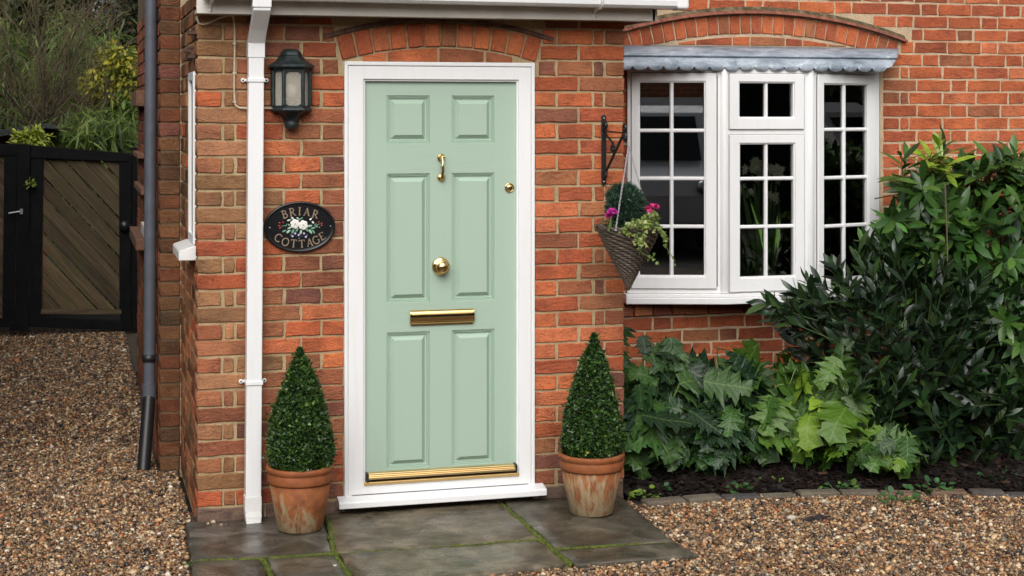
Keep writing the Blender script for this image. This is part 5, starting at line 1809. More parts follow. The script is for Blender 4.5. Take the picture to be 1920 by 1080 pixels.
# trailing ivy
IV = (np.array([(0, 0, 0), (-.30, -.05, .03), (-.55, .32, -.03), (-.22, .42, .04), (0, 1, -.06), (.22, .42, .04), (.55, .32, -.03), (.30, -.05, .03), (0, .35, 0)], float), np.array([(8, 1, 0), (8, 2, 1), (8, 3, 2), (8, 4, 3), (8, 5, 4), (8, 6, 5), (8, 7, 6), (8, 0, 7)]))
iv = thing('trailing_ivy', 'pale variegated ivy trailing from the right of the basket', 'ivy', (hx + .06, hy - .06, zrim))
trails = [[(1195, 428), (1205, 412), (1225, 410), (1238, 425), (1245, 445), (1252, 468), (1266, 490)], [(1190, 425), (1186, 440), (1195, 455), (1203, 472), (1218, 482), (1225, 490)], [(1180, 424), (1170, 428), (1174, 436)], [(1200, 424), (1215, 404), (1232, 402)], [(1205, 425), (1206, 440), (1203, 458)], [(1210, 420), (1232, 428), (1246, 440), (1250, 452)], [(1200, 420), (1188, 418), (1178, 424)]]
P, D, Nn, S = [], [], [], []
mb = MB()
for ti, tr_ in enumerate(trails):
    pts = smooth_path([onY(*q, hy - .105 - .03 * min(1, i * .5) - .01 * ti % 3) for i, q in enumerate(tr_)], 6)
    mb.tube(pts, .0016, 5)
    for i, p in enumerate(pts):
        dens = 3 if i < 14 else 1
        if i >= 14 and random.random() < .35: continue
        for _ in range(dens):
            P.append(tuple(p + Vector((random.gauss(0, .009 if i < 14 else .005), random.gauss(0, .012), random.gauss(0, .009)))))
            D.append((random.gauss(.3, .7), random.gauss(-.4, .4), random.gauss(-.35, .6)))
            Nn.append((random.gauss(0, .4), -1 + random.gauss(0, .4), random.gauss(.7, .4)))
            S.append(random.uniform(.013, .022))
mb.build('vine', M['green_stem'], iv)
n = len(P)
pal = np.array([(.26, .32, .08), (.18, .26, .05), (.40, .42, .18), (.10, .17, .035)])
C = pal[RNG.choice(4, n, p=[.35, .25, .2, .2])] * RNG.uniform(.8, 1.15, (n, 1))
o = scatter('foliage', IV, np.array(P), frames(np.array(D), np.array(Nn)), np.array(S), C, M['leaf_soft'], iv); o['kind'] = 'stuff'
# low greenery at the basket mouth
n = 240
a = RNG.random(n) * 2 * pi; rr = np.sqrt(RNG.random(n)) * RB * .93
P = np.stack([hx + rr * np.cos(a), hy + rr * np.sin(a), zrim + RNG.uniform(-.004, .03, n)], 1)
C = np.array([(.03, .08, .03), (.06, .12, .04), (.10, .16, .07)])[RNG.choice(3, n)]
o = scatter('low_greenery', OVAL, P, frames(RNG.normal(size=(n, 3)) + np.array([0, -.3, .4]), RNG.normal(size=(n, 3)) * .5 + np.array([0, -.4, 1])), RNG.uniform(.014, .026, n), C, M['leaf_soft'], bk); o['kind'] = 'stuff'
# ================================================================== plants of the bed
def leaf_data(name, vs, fs, mat, uv=None):
    me = bpy.data.meshes.new(name)
    me.from_pydata([tuple(v) for v in vs], [], [tuple(f) for f in fs])
    me.polygons.foreach_set('use_smooth', [True] * len(fs))
    if uv is not None:
        l = me.uv_layers.new(name='uv')
        l.data.foreach_set('uv', [c for lp in me.loops for c in uv[lp.vertex_index]])
    me.materials.append(mat)
    return me
def put_leaf(me, parent, p, R, s, col, name='leaf'):
    o = bpy.data.objects.new(name, me)
    put(o, parent)
    mat = Matrix([[R[i][j] for j in range(3)] for i in range(3)])
    s = (s, s, s) if isinstance(s, (int, float)) else s
    o.matrix_local = Matrix.Translation(Vector(p) - org(parent)) @ mat.to_4x4() @ Matrix.Diagonal((*s, 1))
    o.color = (*col, 1)
    return o

def lobed(seed, lobes=4, width=.9, curve=.35, fold=.2):
    """deeply cut leaf: toothed lobes, folded along the midrib, crinkled and drooping to the tip"""
    r = random.Random(seed)
    vs, uv, fs = [], [], []
    K = (.36, .72, .66, 1.10, .82, .64)
    FW = (0, .0, .015, .085, .055, .03)
    n = lobes * 6
    for i in range(n + 1):
        t = i / n
        env = width / 2 * (sin(pi * min(1, .10 + t ** .80 * .93)) ** .62)
        ph = i % 6
        k, fwd = (K[ph], FW[ph]) if 0 < i < n else ((.10, 0) if i == 0 else (.02, 0))
        z = -curve * t * t + .05 * sin(t * 6 + seed)
        for side in (-1, 0, 1):
            if side == 0:
                vs.append((.02 * sin(t * 4 + seed), t, z)); uv.append((.5, t))
            else:
                ww = env * k * r.uniform(.86, 1.14)
                zz = z + fold * ww - .75 * ww * ww + r.uniform(-.035, .035)
                y = t + fwd * r.uniform(.7, 1.2)
                vs.append((side * ww, y, zz)); uv.append((.5 + side * ww, y))
    for i in range(n):
        a = i * 3
        fs += [(a, a + 1, a + 4), (a, a + 4, a + 3), (a + 1, a + 2, a + 5), (a + 1, a + 5, a + 4)]
    return vs, fs, uv
LOBED = []
for s in range(6):
    v_, f_, u_ = lobed(s, (4, 5, 4, 4, 3, 3)[s], (.92, .80, 1.0, .88, 1.05, .95)[s], (.22, .45, .35, .6, .3, .5)[s], (.25, .12, .2, .3, .15, .22)[s])
    LOBED.append(leaf_data('lobed_leaf', v_, f_, M['leaf_big'], u_))

def clump(label, px_, Yc, n, rad, hgt, size, cols, seed, yscale=1.0, group='acanthus clumps in the bed'):
    rnd = random.Random(seed)
    c = onY(px_, 880, Yc); c.z = .05
    t = thing('acanthus_plant', label, 'plant', tuple(c), group)
    st = MB()
    for k in range(n):
        ph = rnd.uniform(-.12 * pi, 1.12 * pi)            # mostly the half turned to the drive
        q = (k + .5) / n
        el = math.asin(min(.98, max(-.45, 1.25 * q - .34)))
        out = Vector((cos(ph), -sin(ph), 0))
        rr = rnd.uniform(.60, 1.04)
        p = Vector((c.x + rad * cos(el) * out.x * rr, c.y + rad * yscale * cos(el) * out.y * rr, c.z + .07 + hgt * (.24 + .76 * max(sin(el), -.22)) * rr))
        an = rnd.gauss(-pi / 2, 1.15)                     # the blade hangs any way, mostly down and outward
        side = Vector((-out.y, out.x, 0))
        d = side * cos(an) * .9 + Vector((0, 0, 1)) * sin(an) * .55 + out * rnd.uniform(.25, .8)
        nrm = out * .55 + Vector((rnd.gauss(0, .35), -.25 + rnd.gauss(0, .25), .7 + rnd.gauss(0, .3)))
        D = np.array([tuple(d)]); Nn = np.array([tuple(nrm)])
        R = frames(D, Nn)[0]
        s = size * rnd.choice((.45, .55, .65, .75, .85, 1.0, 1.15))
        dn = d.normalized()
        base = p - dn * s * .45
        if base.z < .05: base.z = .05
        if base.y > YW - .1: base.y = YW - .1
        col = jit(rnd.choice(cols), .2)
        put_leaf(rnd.choice(LOBED), t, base, R, (s * rnd.uniform(.9, 1.1), s, s), col)
        g0 = Vector((c.x + out.x * .04, c.y + out.y * .04, c.z - .04))
        mid = g0.lerp(base, .6) + Vector((0, 0, .06))
        st.tube([g0, mid, base, base + dn * s * .12], .0042, 5, False, .0022)
    o = st.build('leaf_stalk', M['green_stem'], t)
    o['kind'] = 'stuff'
    return t
DK = [(.016, .048, .016), (.024, .066, .018), (.010, .031, .012), (.040, .096, .021)]
MD = [(.030, .080, .012), (.046, .105, .014), (.020, .052, .012), (.068, .14, .018)]
BRT = [(.10, .19, .016), (.058, .12, .013), (.17, .28, .025), (.032, .076, .013)]
clump('dark blue green acanthus clump against the porch corner', 1214, .40, 145, .35, .62, .21, DK, 11)
clump('dark green acanthus clump second from the porch under the window', 1318, .33, 120, .33, .54, .205, DK + MD[:1], 17)
clump('mid green acanthus clump with very large leaves under the middle of the window', 1432, .38, 74, .32, .54, .27, MD, 23)
clump('bright yellow green lobed plant beside the front laurel', 1545, .20, 42, .27, .50, .27, BRT, 31)
clump('low lobed plant creeping out below the front laurel', 1650, -.02, 34, .30, .18, .19, MD + BRT[:1], 37, 1.0)

# ---- laurels
LAU = []
for i in range(5):
    v_, f_ = lance(3, (.22, .3, .15, .35, .25)[i], (.10, .2, .3, .15, .05)[i], (.27, .30, .25, .28, .32)[i], (.55, .5, .6, .5, .55)[i])
    uv_ = [(.5 + x * 1.0, y) for x, y, z in v_]
    LAU.append((v_, f_, leaf_data('laurel_leaf', v_, f_, M['leaf_laurel'], uv_)))
def shrub(name, label, cat, base, shoots, per, leaf_len, cols, seed, spread, cover, filler, droop=0.0, young=()):
    """shoots: (tip, direction) pairs; leaves stand in a spiral along the last stretch of every shoot"""
    rng = np.random.default_rng(seed)
    t = thing(name, label, cat, base)
    P, D, Nn, S, C = [], [], [], [], []
    st = MB()
    for si, (tip, d) in enumerate(shoots):
        tip = Vector(tip); d = Vector(d).normalized()
        a = d.cross(Vector((0, 0, 1)))
        if a.length < .1: a = d.cross(Vector((1, 0, 0)))
        a.normalize(); b_ = a.cross(d)
        L0 = cover * rng.uniform(.75, 1.25)
        nl = int(per * rng.uniform(.8, 1.2))
        yg = si in young
        tone = rng.uniform(.75, 1.3)
        for k in range(nl):
            q = (k + .3) / nl
            p = tip - d * L0 * (1 - q)
            an = k * 2.4 + si
            rad_ = a * cos(an) + b_ * sin(an)
            sp = spread * (1.15 - .75 * q)
            dd = d * cos(sp) + rad_ * sin(sp) + Vector((0, 0, -droop * rng.uniform(.3, 1.3))) + Vector(tuple(rng.normal(0, .13, 3)))
            nn = d * .8 - rad_ * .5 + Vector((0, -.15, .55)) + Vector(tuple(rng.normal(0, .25, 3)))
            P.append(tuple(p)); D.append(tuple(dd)); Nn.append(tuple(nn))
            S.append(leaf_len * rng.uniform(.7, 1.15) * (1 - .25 * (q > .9)))
            cc = np.array(cols[rng.integers(len(cols))]) * tone * rng.uniform(.8, 1.2)
            if yg: cc = np.array((.20, .30, .03)) * rng.uniform(.8, 1.3)
            elif q > .85 and rng.random() < .25: cc = cc * 1.5 + np.array((.01, .03, 0))
            C.append(cc)
        st.tube([tip - d * L0 * 1.5, tip - d * L0 * .5, tip], .0038, 5, False, .0016)
    for (p, d) in filler:
        P.append(tuple(p)); D.append(tuple(d)); Nn.append((rng.normal(0, .5), -.5, 1)); S.append(leaf_len * rng.uniform(.7, 1.1)); C.append(np.array(cols[rng.integers(len(cols))]) * rng.uniform(.5, .9))  # inner leaves get a darker colour in place of shade inside the bush
    P, D, Nn, S, C = map(np.array, (P, D, Nn, S, C))
    R = frames(D, Nn)
    mid = P + D / np.linalg.norm(D, axis=1, keepdims=True) * S[:, None] * .5
    dep = (mid[:, 0] - CX) * ST + (mid[:, 1] - CY) * CT
    pxs = 960 + FPX * ((mid[:, 0] - CX) * CT - (mid[:, 1] - CY) * ST) / dep
    score = dep + np.where(pxs > 1925, 100, 0)
    order = np.argsort(score)
    near, rest = order[:300], order[300:]
    for i in near:
        put_leaf(LAU[int(rng.integers(5))][2], t, P[i], R[i], float(S[i]), tuple(C[i]))
    for v in range(3):
        idx = rest[v::3]
        o = scatter('leaf', (LAU[v][0], LAU[v][1]), P[idx], R[idx], S[idx], C[idx], M['leaf_laurel_mass'], t)
        if o: o['kind'] = 'stuff'
    o = st.build('twig', M['shoot'], t); o['kind'] = 'stuff'
    mb = MB()
    b0 = Vector(base)
    for k in range(9):
        e = Vector(shoots[int(rng.integers(len(shoots)))][0])
        mb.tube([b0 + Vector((rng.uniform(-.08, .08), rng.uniform(-.05, .05), -.05)), b0.lerp(e, .45) + Vector((0, 0, .08)), b0.lerp(e, .85)], .012, 6, False, .004)
    mb.build('branch', M['bark'], t)
    return t
rnd = random.Random(5)
c0 = onY(1700, 690, .34)
LC = [(.013, .031, .011), (.018, .043, .013), (.009, .022, .009), (.031, .064, .016), (.014, .037, .016)]
sh = []
while len(sh) < 190:
    v = Vector((rnd.gauss(0, 1), rnd.gauss(0, 1), rnd.gauss(0, 1))).normalized()
    if v.y > .55 or v.z < -.75: continue
    rr = rnd.uniform(.70, 1.0)
    p = Vector((c0.x + v.x * .76 * rr, .36 + v.y * .52 * rr, .60 + v.z * .56 * rr))
    X, Y = pix(p)
    if p.y > YW - .1: continue
    # the outline of this bush in the photo: low and receding at the left foot, a long bough reaching left
    if X < 1500 and Y > 650: continue
    if X < 1600 and Y > 760: continue
    top = np.interp(X, [1420, 1470, 1540, 1640, 1760, 1860, 1960], [545, 500, 462, 440, 455, 500, 540])
    if Y < top - 4: continue
    d = Vector((v.x * .8 - .10, v.y * .65 - .05, .75 + v.z * .5))
    if v.x < -.5: d += Vector((-.25, 0, -.05))
    sh.append((p, d))
for k in range(16):                                          # the bough reaching toward the window
    q = rnd.random()
    p = onY(1432 + 110 * q + rnd.uniform(-10, 10), 548 + 40 * rnd.random() - 60 * q * rnd.random() + 20 * (1 - q), .30 + rnd.uniform(-.12, .12))
    sh.append((p, Vector((-.85, rnd.uniform(-.3, .1), .42 + rnd.uniform(-.2, .25)))))
fill = []
for k in range(520):
    v = Vector((rnd.gauss(0, 1), rnd.gauss(0, 1), rnd.gauss(0, 1))).normalized() * rnd.random() ** .5
    p = Vector((c0.x + .06 + v.x * .62, .42 + v.y * .42, .55 + v.z * .5))
    if pix(p)[0] < 1520 and pix(p)[1] > 640: continue
    fill.append((p, (rnd.gauss(0, 1), rnd.gauss(0, 1) - .3, rnd.gauss(.2, .8))))
for k in range(110):                                        # low growth down to the mulch
    q = rnd.random()
    p = onY(1600 + 330 * q, 700 + 190 * rnd.random(), .02 + rnd.uniform(-.18, .30))
    if p.z < .06 or pix(p)[1] > 895: continue
    if pix(p)[0] < 1660 and pix(p)[1] > 840: continue
    sh.append((p, Vector((rnd.uniform(-.8, .4), rnd.uniform(-.9, -.1), rnd.uniform(-.1, .7)))))
shrub('laurel_bush', 'dark narrow leaved laurel bush standing in front of the window right side', 'bush', (c0.x + .08, .40, .03), sh, 9, .135, LC, 51, .62, .20, fill)
c1 = onY(1880, 480, .72)
sh, young = [], set()
while len(sh) < 300:
    v = Vector((rnd.gauss(0, 1), rnd.gauss(0, 1), rnd.gauss(0, 1))).normalized()
    if v.y > .45: continue
    rr = rnd.uniform(.72, 1.0)
    p = Vector((c1.x + .12 + v.x * .88 * rr, .66 + v.y * .44 * rr, .92 + v.z * .74 * rr))
    if p.y > YW - .12 or p.z < .15: continue
    X, Y = pix(p)
    if X < 1668: continue
    top = np.interp(X, [1660, 1700, 1760, 1840, 1920, 2200], [400, 330, 285, 305, 290, 270])
    if Y < top: continue
    sh.append((p, Vector((v.x * .9, v.y * .9 - .25, .35 + v.z * .7))))
for px_, py_, yg in ((1690, 292, 0), (1700, 300, 0), (1748, 282, 1), (1760, 272, 1), (1742, 300, 1), (1772, 275, 0), (1790, 300, 0), (1815, 306, 0), (1770, 318, 1), (1840, 312, 0), (1860, 300, 0), (1900, 285, 0), (1912, 300, 0), (1885, 315, 0)):
    if yg: young.add(len(sh))
    sh.append((onY(px_, py_, .62 + rnd.uniform(-.1, .1)), Vector((rnd.uniform(-.4, .4), -.2, 1))))
for k in range(70):                                          # dense side next to the window
    px_ = rnd.uniform(1672, 1800); py_ = rnd.uniform(330, 470)
    if py_ < np.interp(px_, [1660, 1700, 1760, 1800], [390, 330, 300, 305]): continue
    sh.append((onY(px_, py_, .60 + rnd.uniform(-.25, .25)), Vector((rnd.uniform(-.9, .3), -.35, rnd.uniform(-.1, .8)))))
for px_, py_ in ((1915, 640), (1900, 560), (1880, 600), (1912, 700), (1890, 720), (1905, 480)):
    sh.append((onY(px_, py_, .05 + rnd.uniform(-.1, .1)), Vector((rnd.uniform(-.7, .1), -.6, .2))))
fill = []
for k in range(520):
    v = Vector((rnd.gauss(0, 1), rnd.gauss(0, 1), rnd.gauss(0, 1))).normalized() * rnd.random() ** .5
    p = Vector((c1.x + .16 + v.x * .75, .74 + v.y * .33, .85 + v.z * .68))
    fill.append((p, (rnd.gauss(0, 1), rnd.gauss(0, 1) - .3, rnd.gauss(.1, .8))))
LC2 = [(.030, .082, .014), (.045, .112, .017), (.020, .056, .012), (.066, .14, .024), (.033, .090, .020)]
shrub('laurel_bush', 'tall broad leaved laurel against the brick wall at the right edge', 'bush', (c1.x + .12, .72, .03), sh, 10, .168, LC2, 57, 1.05, .17, fill, droop=.35, young=young)
mb = MB(); mb.tube([onY(1772, 344, .22), onY(1775, 420, .22), onY(1778, 560, .25)], .0042, 6)
tag(mb.build('garden_cane', M['cane']), 'thin brown cane standing among the laurel leaves', 'cane')

# ---- weeds and small litter along the edging
def weed(label, px_, py_, n, size, cols, spread):
    c = onZ(px_, py_, -.02)
    t = thing('weed', label, 'weed', (c.x, c.y, -.02), 'weeds along the brick edging')
    rng = np.random.default_rng(int(px_))
    a = rng.random(n) * 2 * pi
    r = np.sqrt(rng.random(n)) * spread
    P = np.stack([c.x + r * np.cos(a), c.y + r * .6 * np.sin(a), rng.uniform(.0, .06, n) * (1 - r / spread * .6) - .01], 1)
    D = np.stack([np.cos(a), np.sin(a) - .4, rng.normal(.3, .4, n)], 1)
    Cc = np.array(cols)[rng.choice(len(cols), n)] * rng.uniform(.8, 1.2, (n, 1))
    o = scatter('foliage', (np.array([(0, 0, 0), (-.42, .4, .05), (0, .45, 0), (.42, .4, .05), (-.25, .9, -.03), (0, 1, -.03), (.25, .9, -.03)], float), np.array([(0, 2, 1), (0, 3, 2), (1, 2, 4), (2, 5, 4), (2, 3, 6), (2, 6, 5)])), P, frames(D, np.stack([rng.normal(0, .3, n), -.4 + rng.normal(0, .3, n), np.ones(n)], 1)), rng.uniform(size * .6, size * 1.2, n), Cc, M['leaf_soft'], t)
    mb = MB()
    for k in range(6): mb.tube([(c.x, c.y, -.03), tuple(P[k])], .0013, 4)
    mb.build('stalk', M['green_stem'], t)
LG, MG = [(.16, .27, .03), (.22, .32, .05), (.10, .19, .03)], [(.04, .12, .03), (.06, .15, .04), (.03, .09, .025)]
weed('pale lime weed beside the paving corner at the bed end', 1212, 938, 26, .028, LG, .075)
weed('small mid green weed just right of the lime weed', 1244, 930, 12, .024, MG, .03)
weed('tufted grass weed on the edging below the acanthus', 1386, 925, 20, .034, LG[2:] + MG, .06)
weed('leafy weed in the gravel below the bright lobed plant', 1572, 925, 26, .032, MG + LG[2:], .085)
weed('weed rosette spreading over the gravel below the front laurel', 1680, 945, 26, .034, MG, .10)
weed('broad weed on the edging below the front laurel', 1745, 925, 30, .042, MG, .12)
weed('dark weed at the far right of the bed edge', 1872, 905, 22, .045, MG[2:], .10)
weed('tiny bright weed at the left end of the paving', 362, 1062, 8, .018, LG, .022)
weed('seedling in the bark mulch behind the edging', 1445, 912, 14, .026, LG, .07)
c = onZ(1530, 974, -.005)
mb = MB()
ring_ = [[Vector((c.x + x_ + .5 * w_ * cos(2 * pi * q / 7), c.y + .25 * x_ + w_ * .7 * sin(2 * pi * q / 7) + random.uniform(-.003, .003), c.z + h_ * (1 + sin(2 * pi * q / 7 + .5)) + random.uniform(-.002, .002))) for q in range(7)] for x_, w_, h_ in ((-.075, .003, .004), (-.062, .012, .006), (-.03, .016, .009), (-.01, .009, .007), (.02, .015, .010), (.05, .010, .006), (.085, .003, .003))]
mb.loft(ring_, smooth=False)
tag(mb.build('bark_piece', plain('wet_bark', (.018, .012, .012), .7, bscale=60, bst=.6)), 'wet black piece of bark lying on the gravel', 'bark piece')
def stone(label, px_, py_, z, rx, ry, rz, col):
    c = onZ(px_, py_, z)
    mb = MB(); mb.ball((0, 0, 0), rx, ry, rz, 9, 6)
    r = random.Random(int(px_))
    mb.v = [(x * r.uniform(.8, 1.15) + c.x, y * r.uniform(.8, 1.15) + c.y, zz * r.uniform(.75, 1.1) + c.z + rz * .6) for x, y, zz in mb.v]
    tag(mb.build('stone', plain('loose_stone', col, .6, nscale=40, namt=.2)), label, 'stone', 'loose stones on the ground')
stone('large pale stone lying beside the piece of bark', 1484, 974, -.015, .026, .018, .013, (.48, .42, .34))
stone('white stone chip on the front paving slab', 628, 1061, 0, .0095, .007, .003, (.62, .58, .48))
stone('largest pale pebble at the foot of the left brick corner', 400, 981, -.004, .012, .010, .009, (.42, .33, .22))
stone('tan pebble on the slab edge near the left brick corner', 390, 984, -.004, .008, .007, .007, (.40, .28, .16))
stone('small tan pebble on the slab back edge beside the downpipe', 415, 985, -.002, .008, .006, .005, (.38, .25, .16))

# ================================================================== flowers on the sill indoors
FLY = .995
fp = onY(1430, 505, FLY)
ind = thing('indoor_bulbs', 'tall white flowering bulbs standing inside the middle window', 'potted flowers', (fp.x, FLY, FB))
mb = MB(); mb.lathe([(.001, 0), (.05, 0), (.062, .07), (.065, .075), (.055, .075), (.001, .07)], (fp.x, FLY + .02, FB + .012), 'Z', 24)
mb.build('bowl', plain('dull_bowl', (.10, .07, .05), .6), ind)
st = MB()
heads = [(1408, 316), (1425, 326), (1418, 306), (1450, 318), (1456, 326), (1396, 356), (1448, 372), (1436, 312)]
P, D, C, S = [], [], [], []
for hx_, hy_ in heads:
    e = onY(hx_, hy_, FLY + random.uniform(-.02, .02))
    b0 = Vector((fp.x + random.uniform(-.06, .06), FLY + random.uniform(-.04, .04), FB + .09))
    st.tube([b0, b0.lerp(e, .5) + Vector((random.uniform(-.015, .015), 0, 0)), e], .0055, 6)
    for k in range(7):
        cc = e + Vector((random.gauss(0, .02), random.gauss(0, .008), random.gauss(0, .018)))
        for j in range(6):
            a = j * pi / 3 + k
            P.append(tuple(cc)); D.append((cos(a), -.35, sin(a))); S.append(random.uniform(.020, .030)); C.append((.80, .79, .70))
ind_st = st.build('stem', M['green_stem'], ind)
PA, DA, SA, CA = np.array(P), np.array(D), np.array(S), np.array(C)
for h_ in range(len(heads)):
    i0, i1 = h_ * 42, h_ * 42 + 42
    scatter('flower_head', lance(3, .2, .1, .5), PA[i0:i1], frames(DA[i0:i1], np.array([[0, -1, .2]] * 42) + RNG.normal(0, .2, (42, 3))), SA[i0:i1], CA[i0:i1], M['flower'], ind)
P, D, S = [], [], []
for k in range(26):
    P.append((fp.x + random.uniform(-.07, .07), FLY + random.uniform(-.05, .05), FB + .08)); D.append((random.gauss(0, .16), random.gauss(-.02, .12), 1)); S.append(random.uniform(.32, .55))
o = scatter('strap_leaf', lance(3, .3, .2, .055), np.array(P), frames(np.array(D), np.array([[0, -1, .1]] * 26) + RNG.normal(0, .4, (26, 3))), np.array(S), np.array([(.10, .20, .04)] * 26) * RNG.uniform(.6, 1.2, (26, 1)), M['leaf_soft'], ind)

# ================================================================== gate, post and shed beyond the drive
GY = 6.5
gate = thing('garden_gate', 'black framed gate with weathered diagonal boards at the end of the drive', 'gate', tuple(onY(150, 605, GY)))
def slab_px(name, quad, y0, th, mat, parent, bev=.004):
    mb = MB()
    mb.prism([onY(x, y, y0) for x, y in quad], (0, th, 0))
    return mb.build(name, mat, parent, bev)
slab_px('stile', [(57, 273), (82, 276), (76, 612), (55, 612)], GY - .02, .07, M['black_wood'], gate)
slab_px('stile', [(223, 289), (246, 291), (245, 622), (226, 620)], GY - .02, .07, M['black_wood'], gate)
slab_px('top_rail', [(56, 272), (246, 288), (246, 304), (56, 296)], GY - .028, .06, M['black_wood'], gate)
slab_px('bottom_rail', [(70, 596), (232, 602), (232, 620), (60, 613)], GY - .026, .06, M['black_wood'], gate)
slab_px('board_ledge', [(77, 580), (228, 581), (228, 590), (76, 589)], GY - .032, .05, M['board'], gate)
def clip_poly(poly, f):
    out = []
    for i in range(len(poly)):
        p, q = poly[i], poly[(i + 1) % len(poly)]
        fp_, fq = f(p), f(q)
        if fp_ >= 0: out.append(p)
        if (fp_ >= 0) != (fq >= 0):
            t = fp_ / (fp_ - fq); out.append((p[0] + (q[0] - p[0]) * t, p[1] + (q[1] - p[1]) * t))
    return out
def boards(parent, rect, slope, step, k0, k1, ygap):
    x0, x1, y0, y1 = rect
    for k in range(k0, k1):
        off = y0 + k * step + random.uniform(-2, 2)
        hgt = step - 2.2
        poly = [(x0, y0), (x1, y0), (x1, y1), (x0, y1)]
        poly = clip_poly(poly, lambda p: p[1] - (off + slope * (p[0] - x0)))
        poly = clip_poly(poly, lambda p: (off + hgt + slope * (p[0] - x0)) - p[1]) if len(poly) > 2 else poly
        if len(poly) < 3: continue
        yy = GY + (.012 if k % 2 else .0) + random.uniform(0, .006)
        W3 = [onY(x, y, yy) for x, y in poly]
        c = sum(W3, Vector((0, 0, 0))) / len(W3)
        a, b_ = onY(x0, y0, yy), onY(x0 + 50, y0 + 50 * slope, yy)
        an = atan2(b_.z - a.z, b_.x - a.x)
        vs = [((p.x - c.x) * cos(an) + (p.z - c.z) * sin(an), 0, -(p.x - c.x) * sin(an) + (p.z - c.z) * cos(an)) for p in W3]
        mb = MB(); mb.prism(vs, (0, .018, 0))
        o = mb.build('board', M['board'], None, .003, 1)
        o.parent = parent
        o.location = c - org(parent)
        o.rotation_euler = (0, -an, 0)
        k_ = random.uniform(.55, 1.45)
        o.color = (*[k_ * v for v in random.choice([(1, 1, 1), (.96, .97, .9), (1.04, 1.0, .96)])], 1)
boards(gate, (80, 224, 294, 581), 1.06, 35.5, -5, 9, 0)
mb = MB(); p = onY(234, 424, GY - .03); mb.lathe([(.0005, 0), (.045, 0), (.045, .02), (.0005, .021)], p, 'Y', 14); mb.box(p.x - .05, p.x + .05, p.y - .02, p.y, p.z - .012, p.z + .012)
mb.build('latch', M['black_iron'], gate)
post = thing('gate_post', 'broad black timber post left of the boarded gate', 'post', tuple(onY(40, 615, GY)))
slab_px('upright', [(32, 270), (57, 271), (53, 618), (28, 616)], GY - .05, .14, M['black_wood'], post)
slab_px('foot', [(20, 604), (54, 606), (54, 622), (16, 620)], GY - .07, .10, M['black_wood'], post)
mb = MB(); p, q = onY(16, 400, GY - .06), onY(40, 396, GY - .06); mb.tube([p, q], .007, 8); mb.box(q.x - .012, q.x + .012, q.y - .01, q.y + .02, q.z - .025, q.z + .02)
mb.build('bolt', plain('galvanised', (.35, .35, .36), .4, .8), post)
g2 = thing('side_gate', 'black framed gate leaf at the left edge with weathered boards', 'gate', tuple(onY(0, 615, GY)))
slab_px('stile', [(8, 286), (32, 286), (26, 610), (4, 610)], GY - .02, .07, M['black_wood'], g2)
slab_px('top_rail', [(-130, 269), (32, 270), (32, 292), (-130, 292)], GY - .028, .06, M['black_wood'], g2)
slab_px('bottom_rail', [(-130, 596), (28, 598), (28, 614), (-130, 614)], GY - .026, .06, M['black_wood'], g2)
boards(g2, (-110, 8, 292, 598), 1.06, 35.5, -4, 9, 0)
pr = thing('gate_post', 'slim black timber post between the gate and the cottage corner', 'post', tuple(onY(252, 620, GY)))
slab_px('upright', [(247, 276), (262, 277), (262, 622), (246, 622)], GY - .0, .1, M['black_wood'], pr)
shed = thing('shed', 'low shed with grey felt roof behind the gates', 'shed', tuple(onY(20, 600, 7.8)))
slab_px('roof', [(-200, 266), (0, 245), (70, 233), (92, 233), (110, 242), (84, 240), (0, 256), (-200, 280)], 7.4, 1.6, M['felt'], shed, 0)
slab_px('wall', [(-200, 272), (0, 256), (60, 248), (84, 244), (84, 560), (-200, 560)], 7.8, 1.2, plain('shed_brick', (.16, .06, .04), .9, nscale=9, namt=.4), shed, 0)

# ================================================================== trees and shrubs beyond the gate
def crown(parent, c, r, n, base, size, cols, seed, d_bias=(0, 0, 0), jitter=1.0, shell=.35, lump=.25, nb=(0, -.3, 1)):
    rng = np.random.default_rng(seed)
    dv = norm(rng.normal(size=(n, 3)))
    rad = (1 - np.abs(rng.normal(0, shell, n))) * (1 + lump * np.sin(dv[:, 0] * 5 + seed) * np.sin(dv[:, 2] * 6 + seed * 2) + lump * .5 * np.sin(dv[:, 0] * 13 + dv[:, 2] * 11))
    P = np.array(c) + dv * rad[:, None] * np.array(r)
    P[:, 2] = np.maximum(P[:, 2], .05)
    D = dv * .7 + np.array(d_bias) + rng.normal(0, jitter, (n, 3)) * .6
    Nn = np.array(nb) + rng.normal(0, .5, (n, 3))
    C = np.array(cols)[rng.choice(len(cols), n)] * rng.uniform(.6, 1.3, (n, 1))
    o = scatter('crown', base, P, frames(D, Nn), rng.uniform(size * .6, size * 1.25, n), C, M['leaf_soft'], parent)
    o['kind'] = 'stuff'
    return o
def trunk(parent, b0, tips, r, seed, mat='bark'):
    rng = random.Random(seed)
    mb = MB()
    b0 = Vector(b0)
    for e in tips:
        e = Vector(e)
        m1 = b0.lerp(e, .4) + Vector((rng.uniform(-.1, .1), rng.uniform(-.1, .1), .1))
        mb.tube([b0 + Vector((rng.uniform(-.05, .05), 0, -.05)), m1, e], r, 6, False, r * .3)
    return mb.build('trunk', M[mat], parent)
NARROW = lance(2, .15, .35, .11)
SMALL = lance(2, .2, .15, .42)
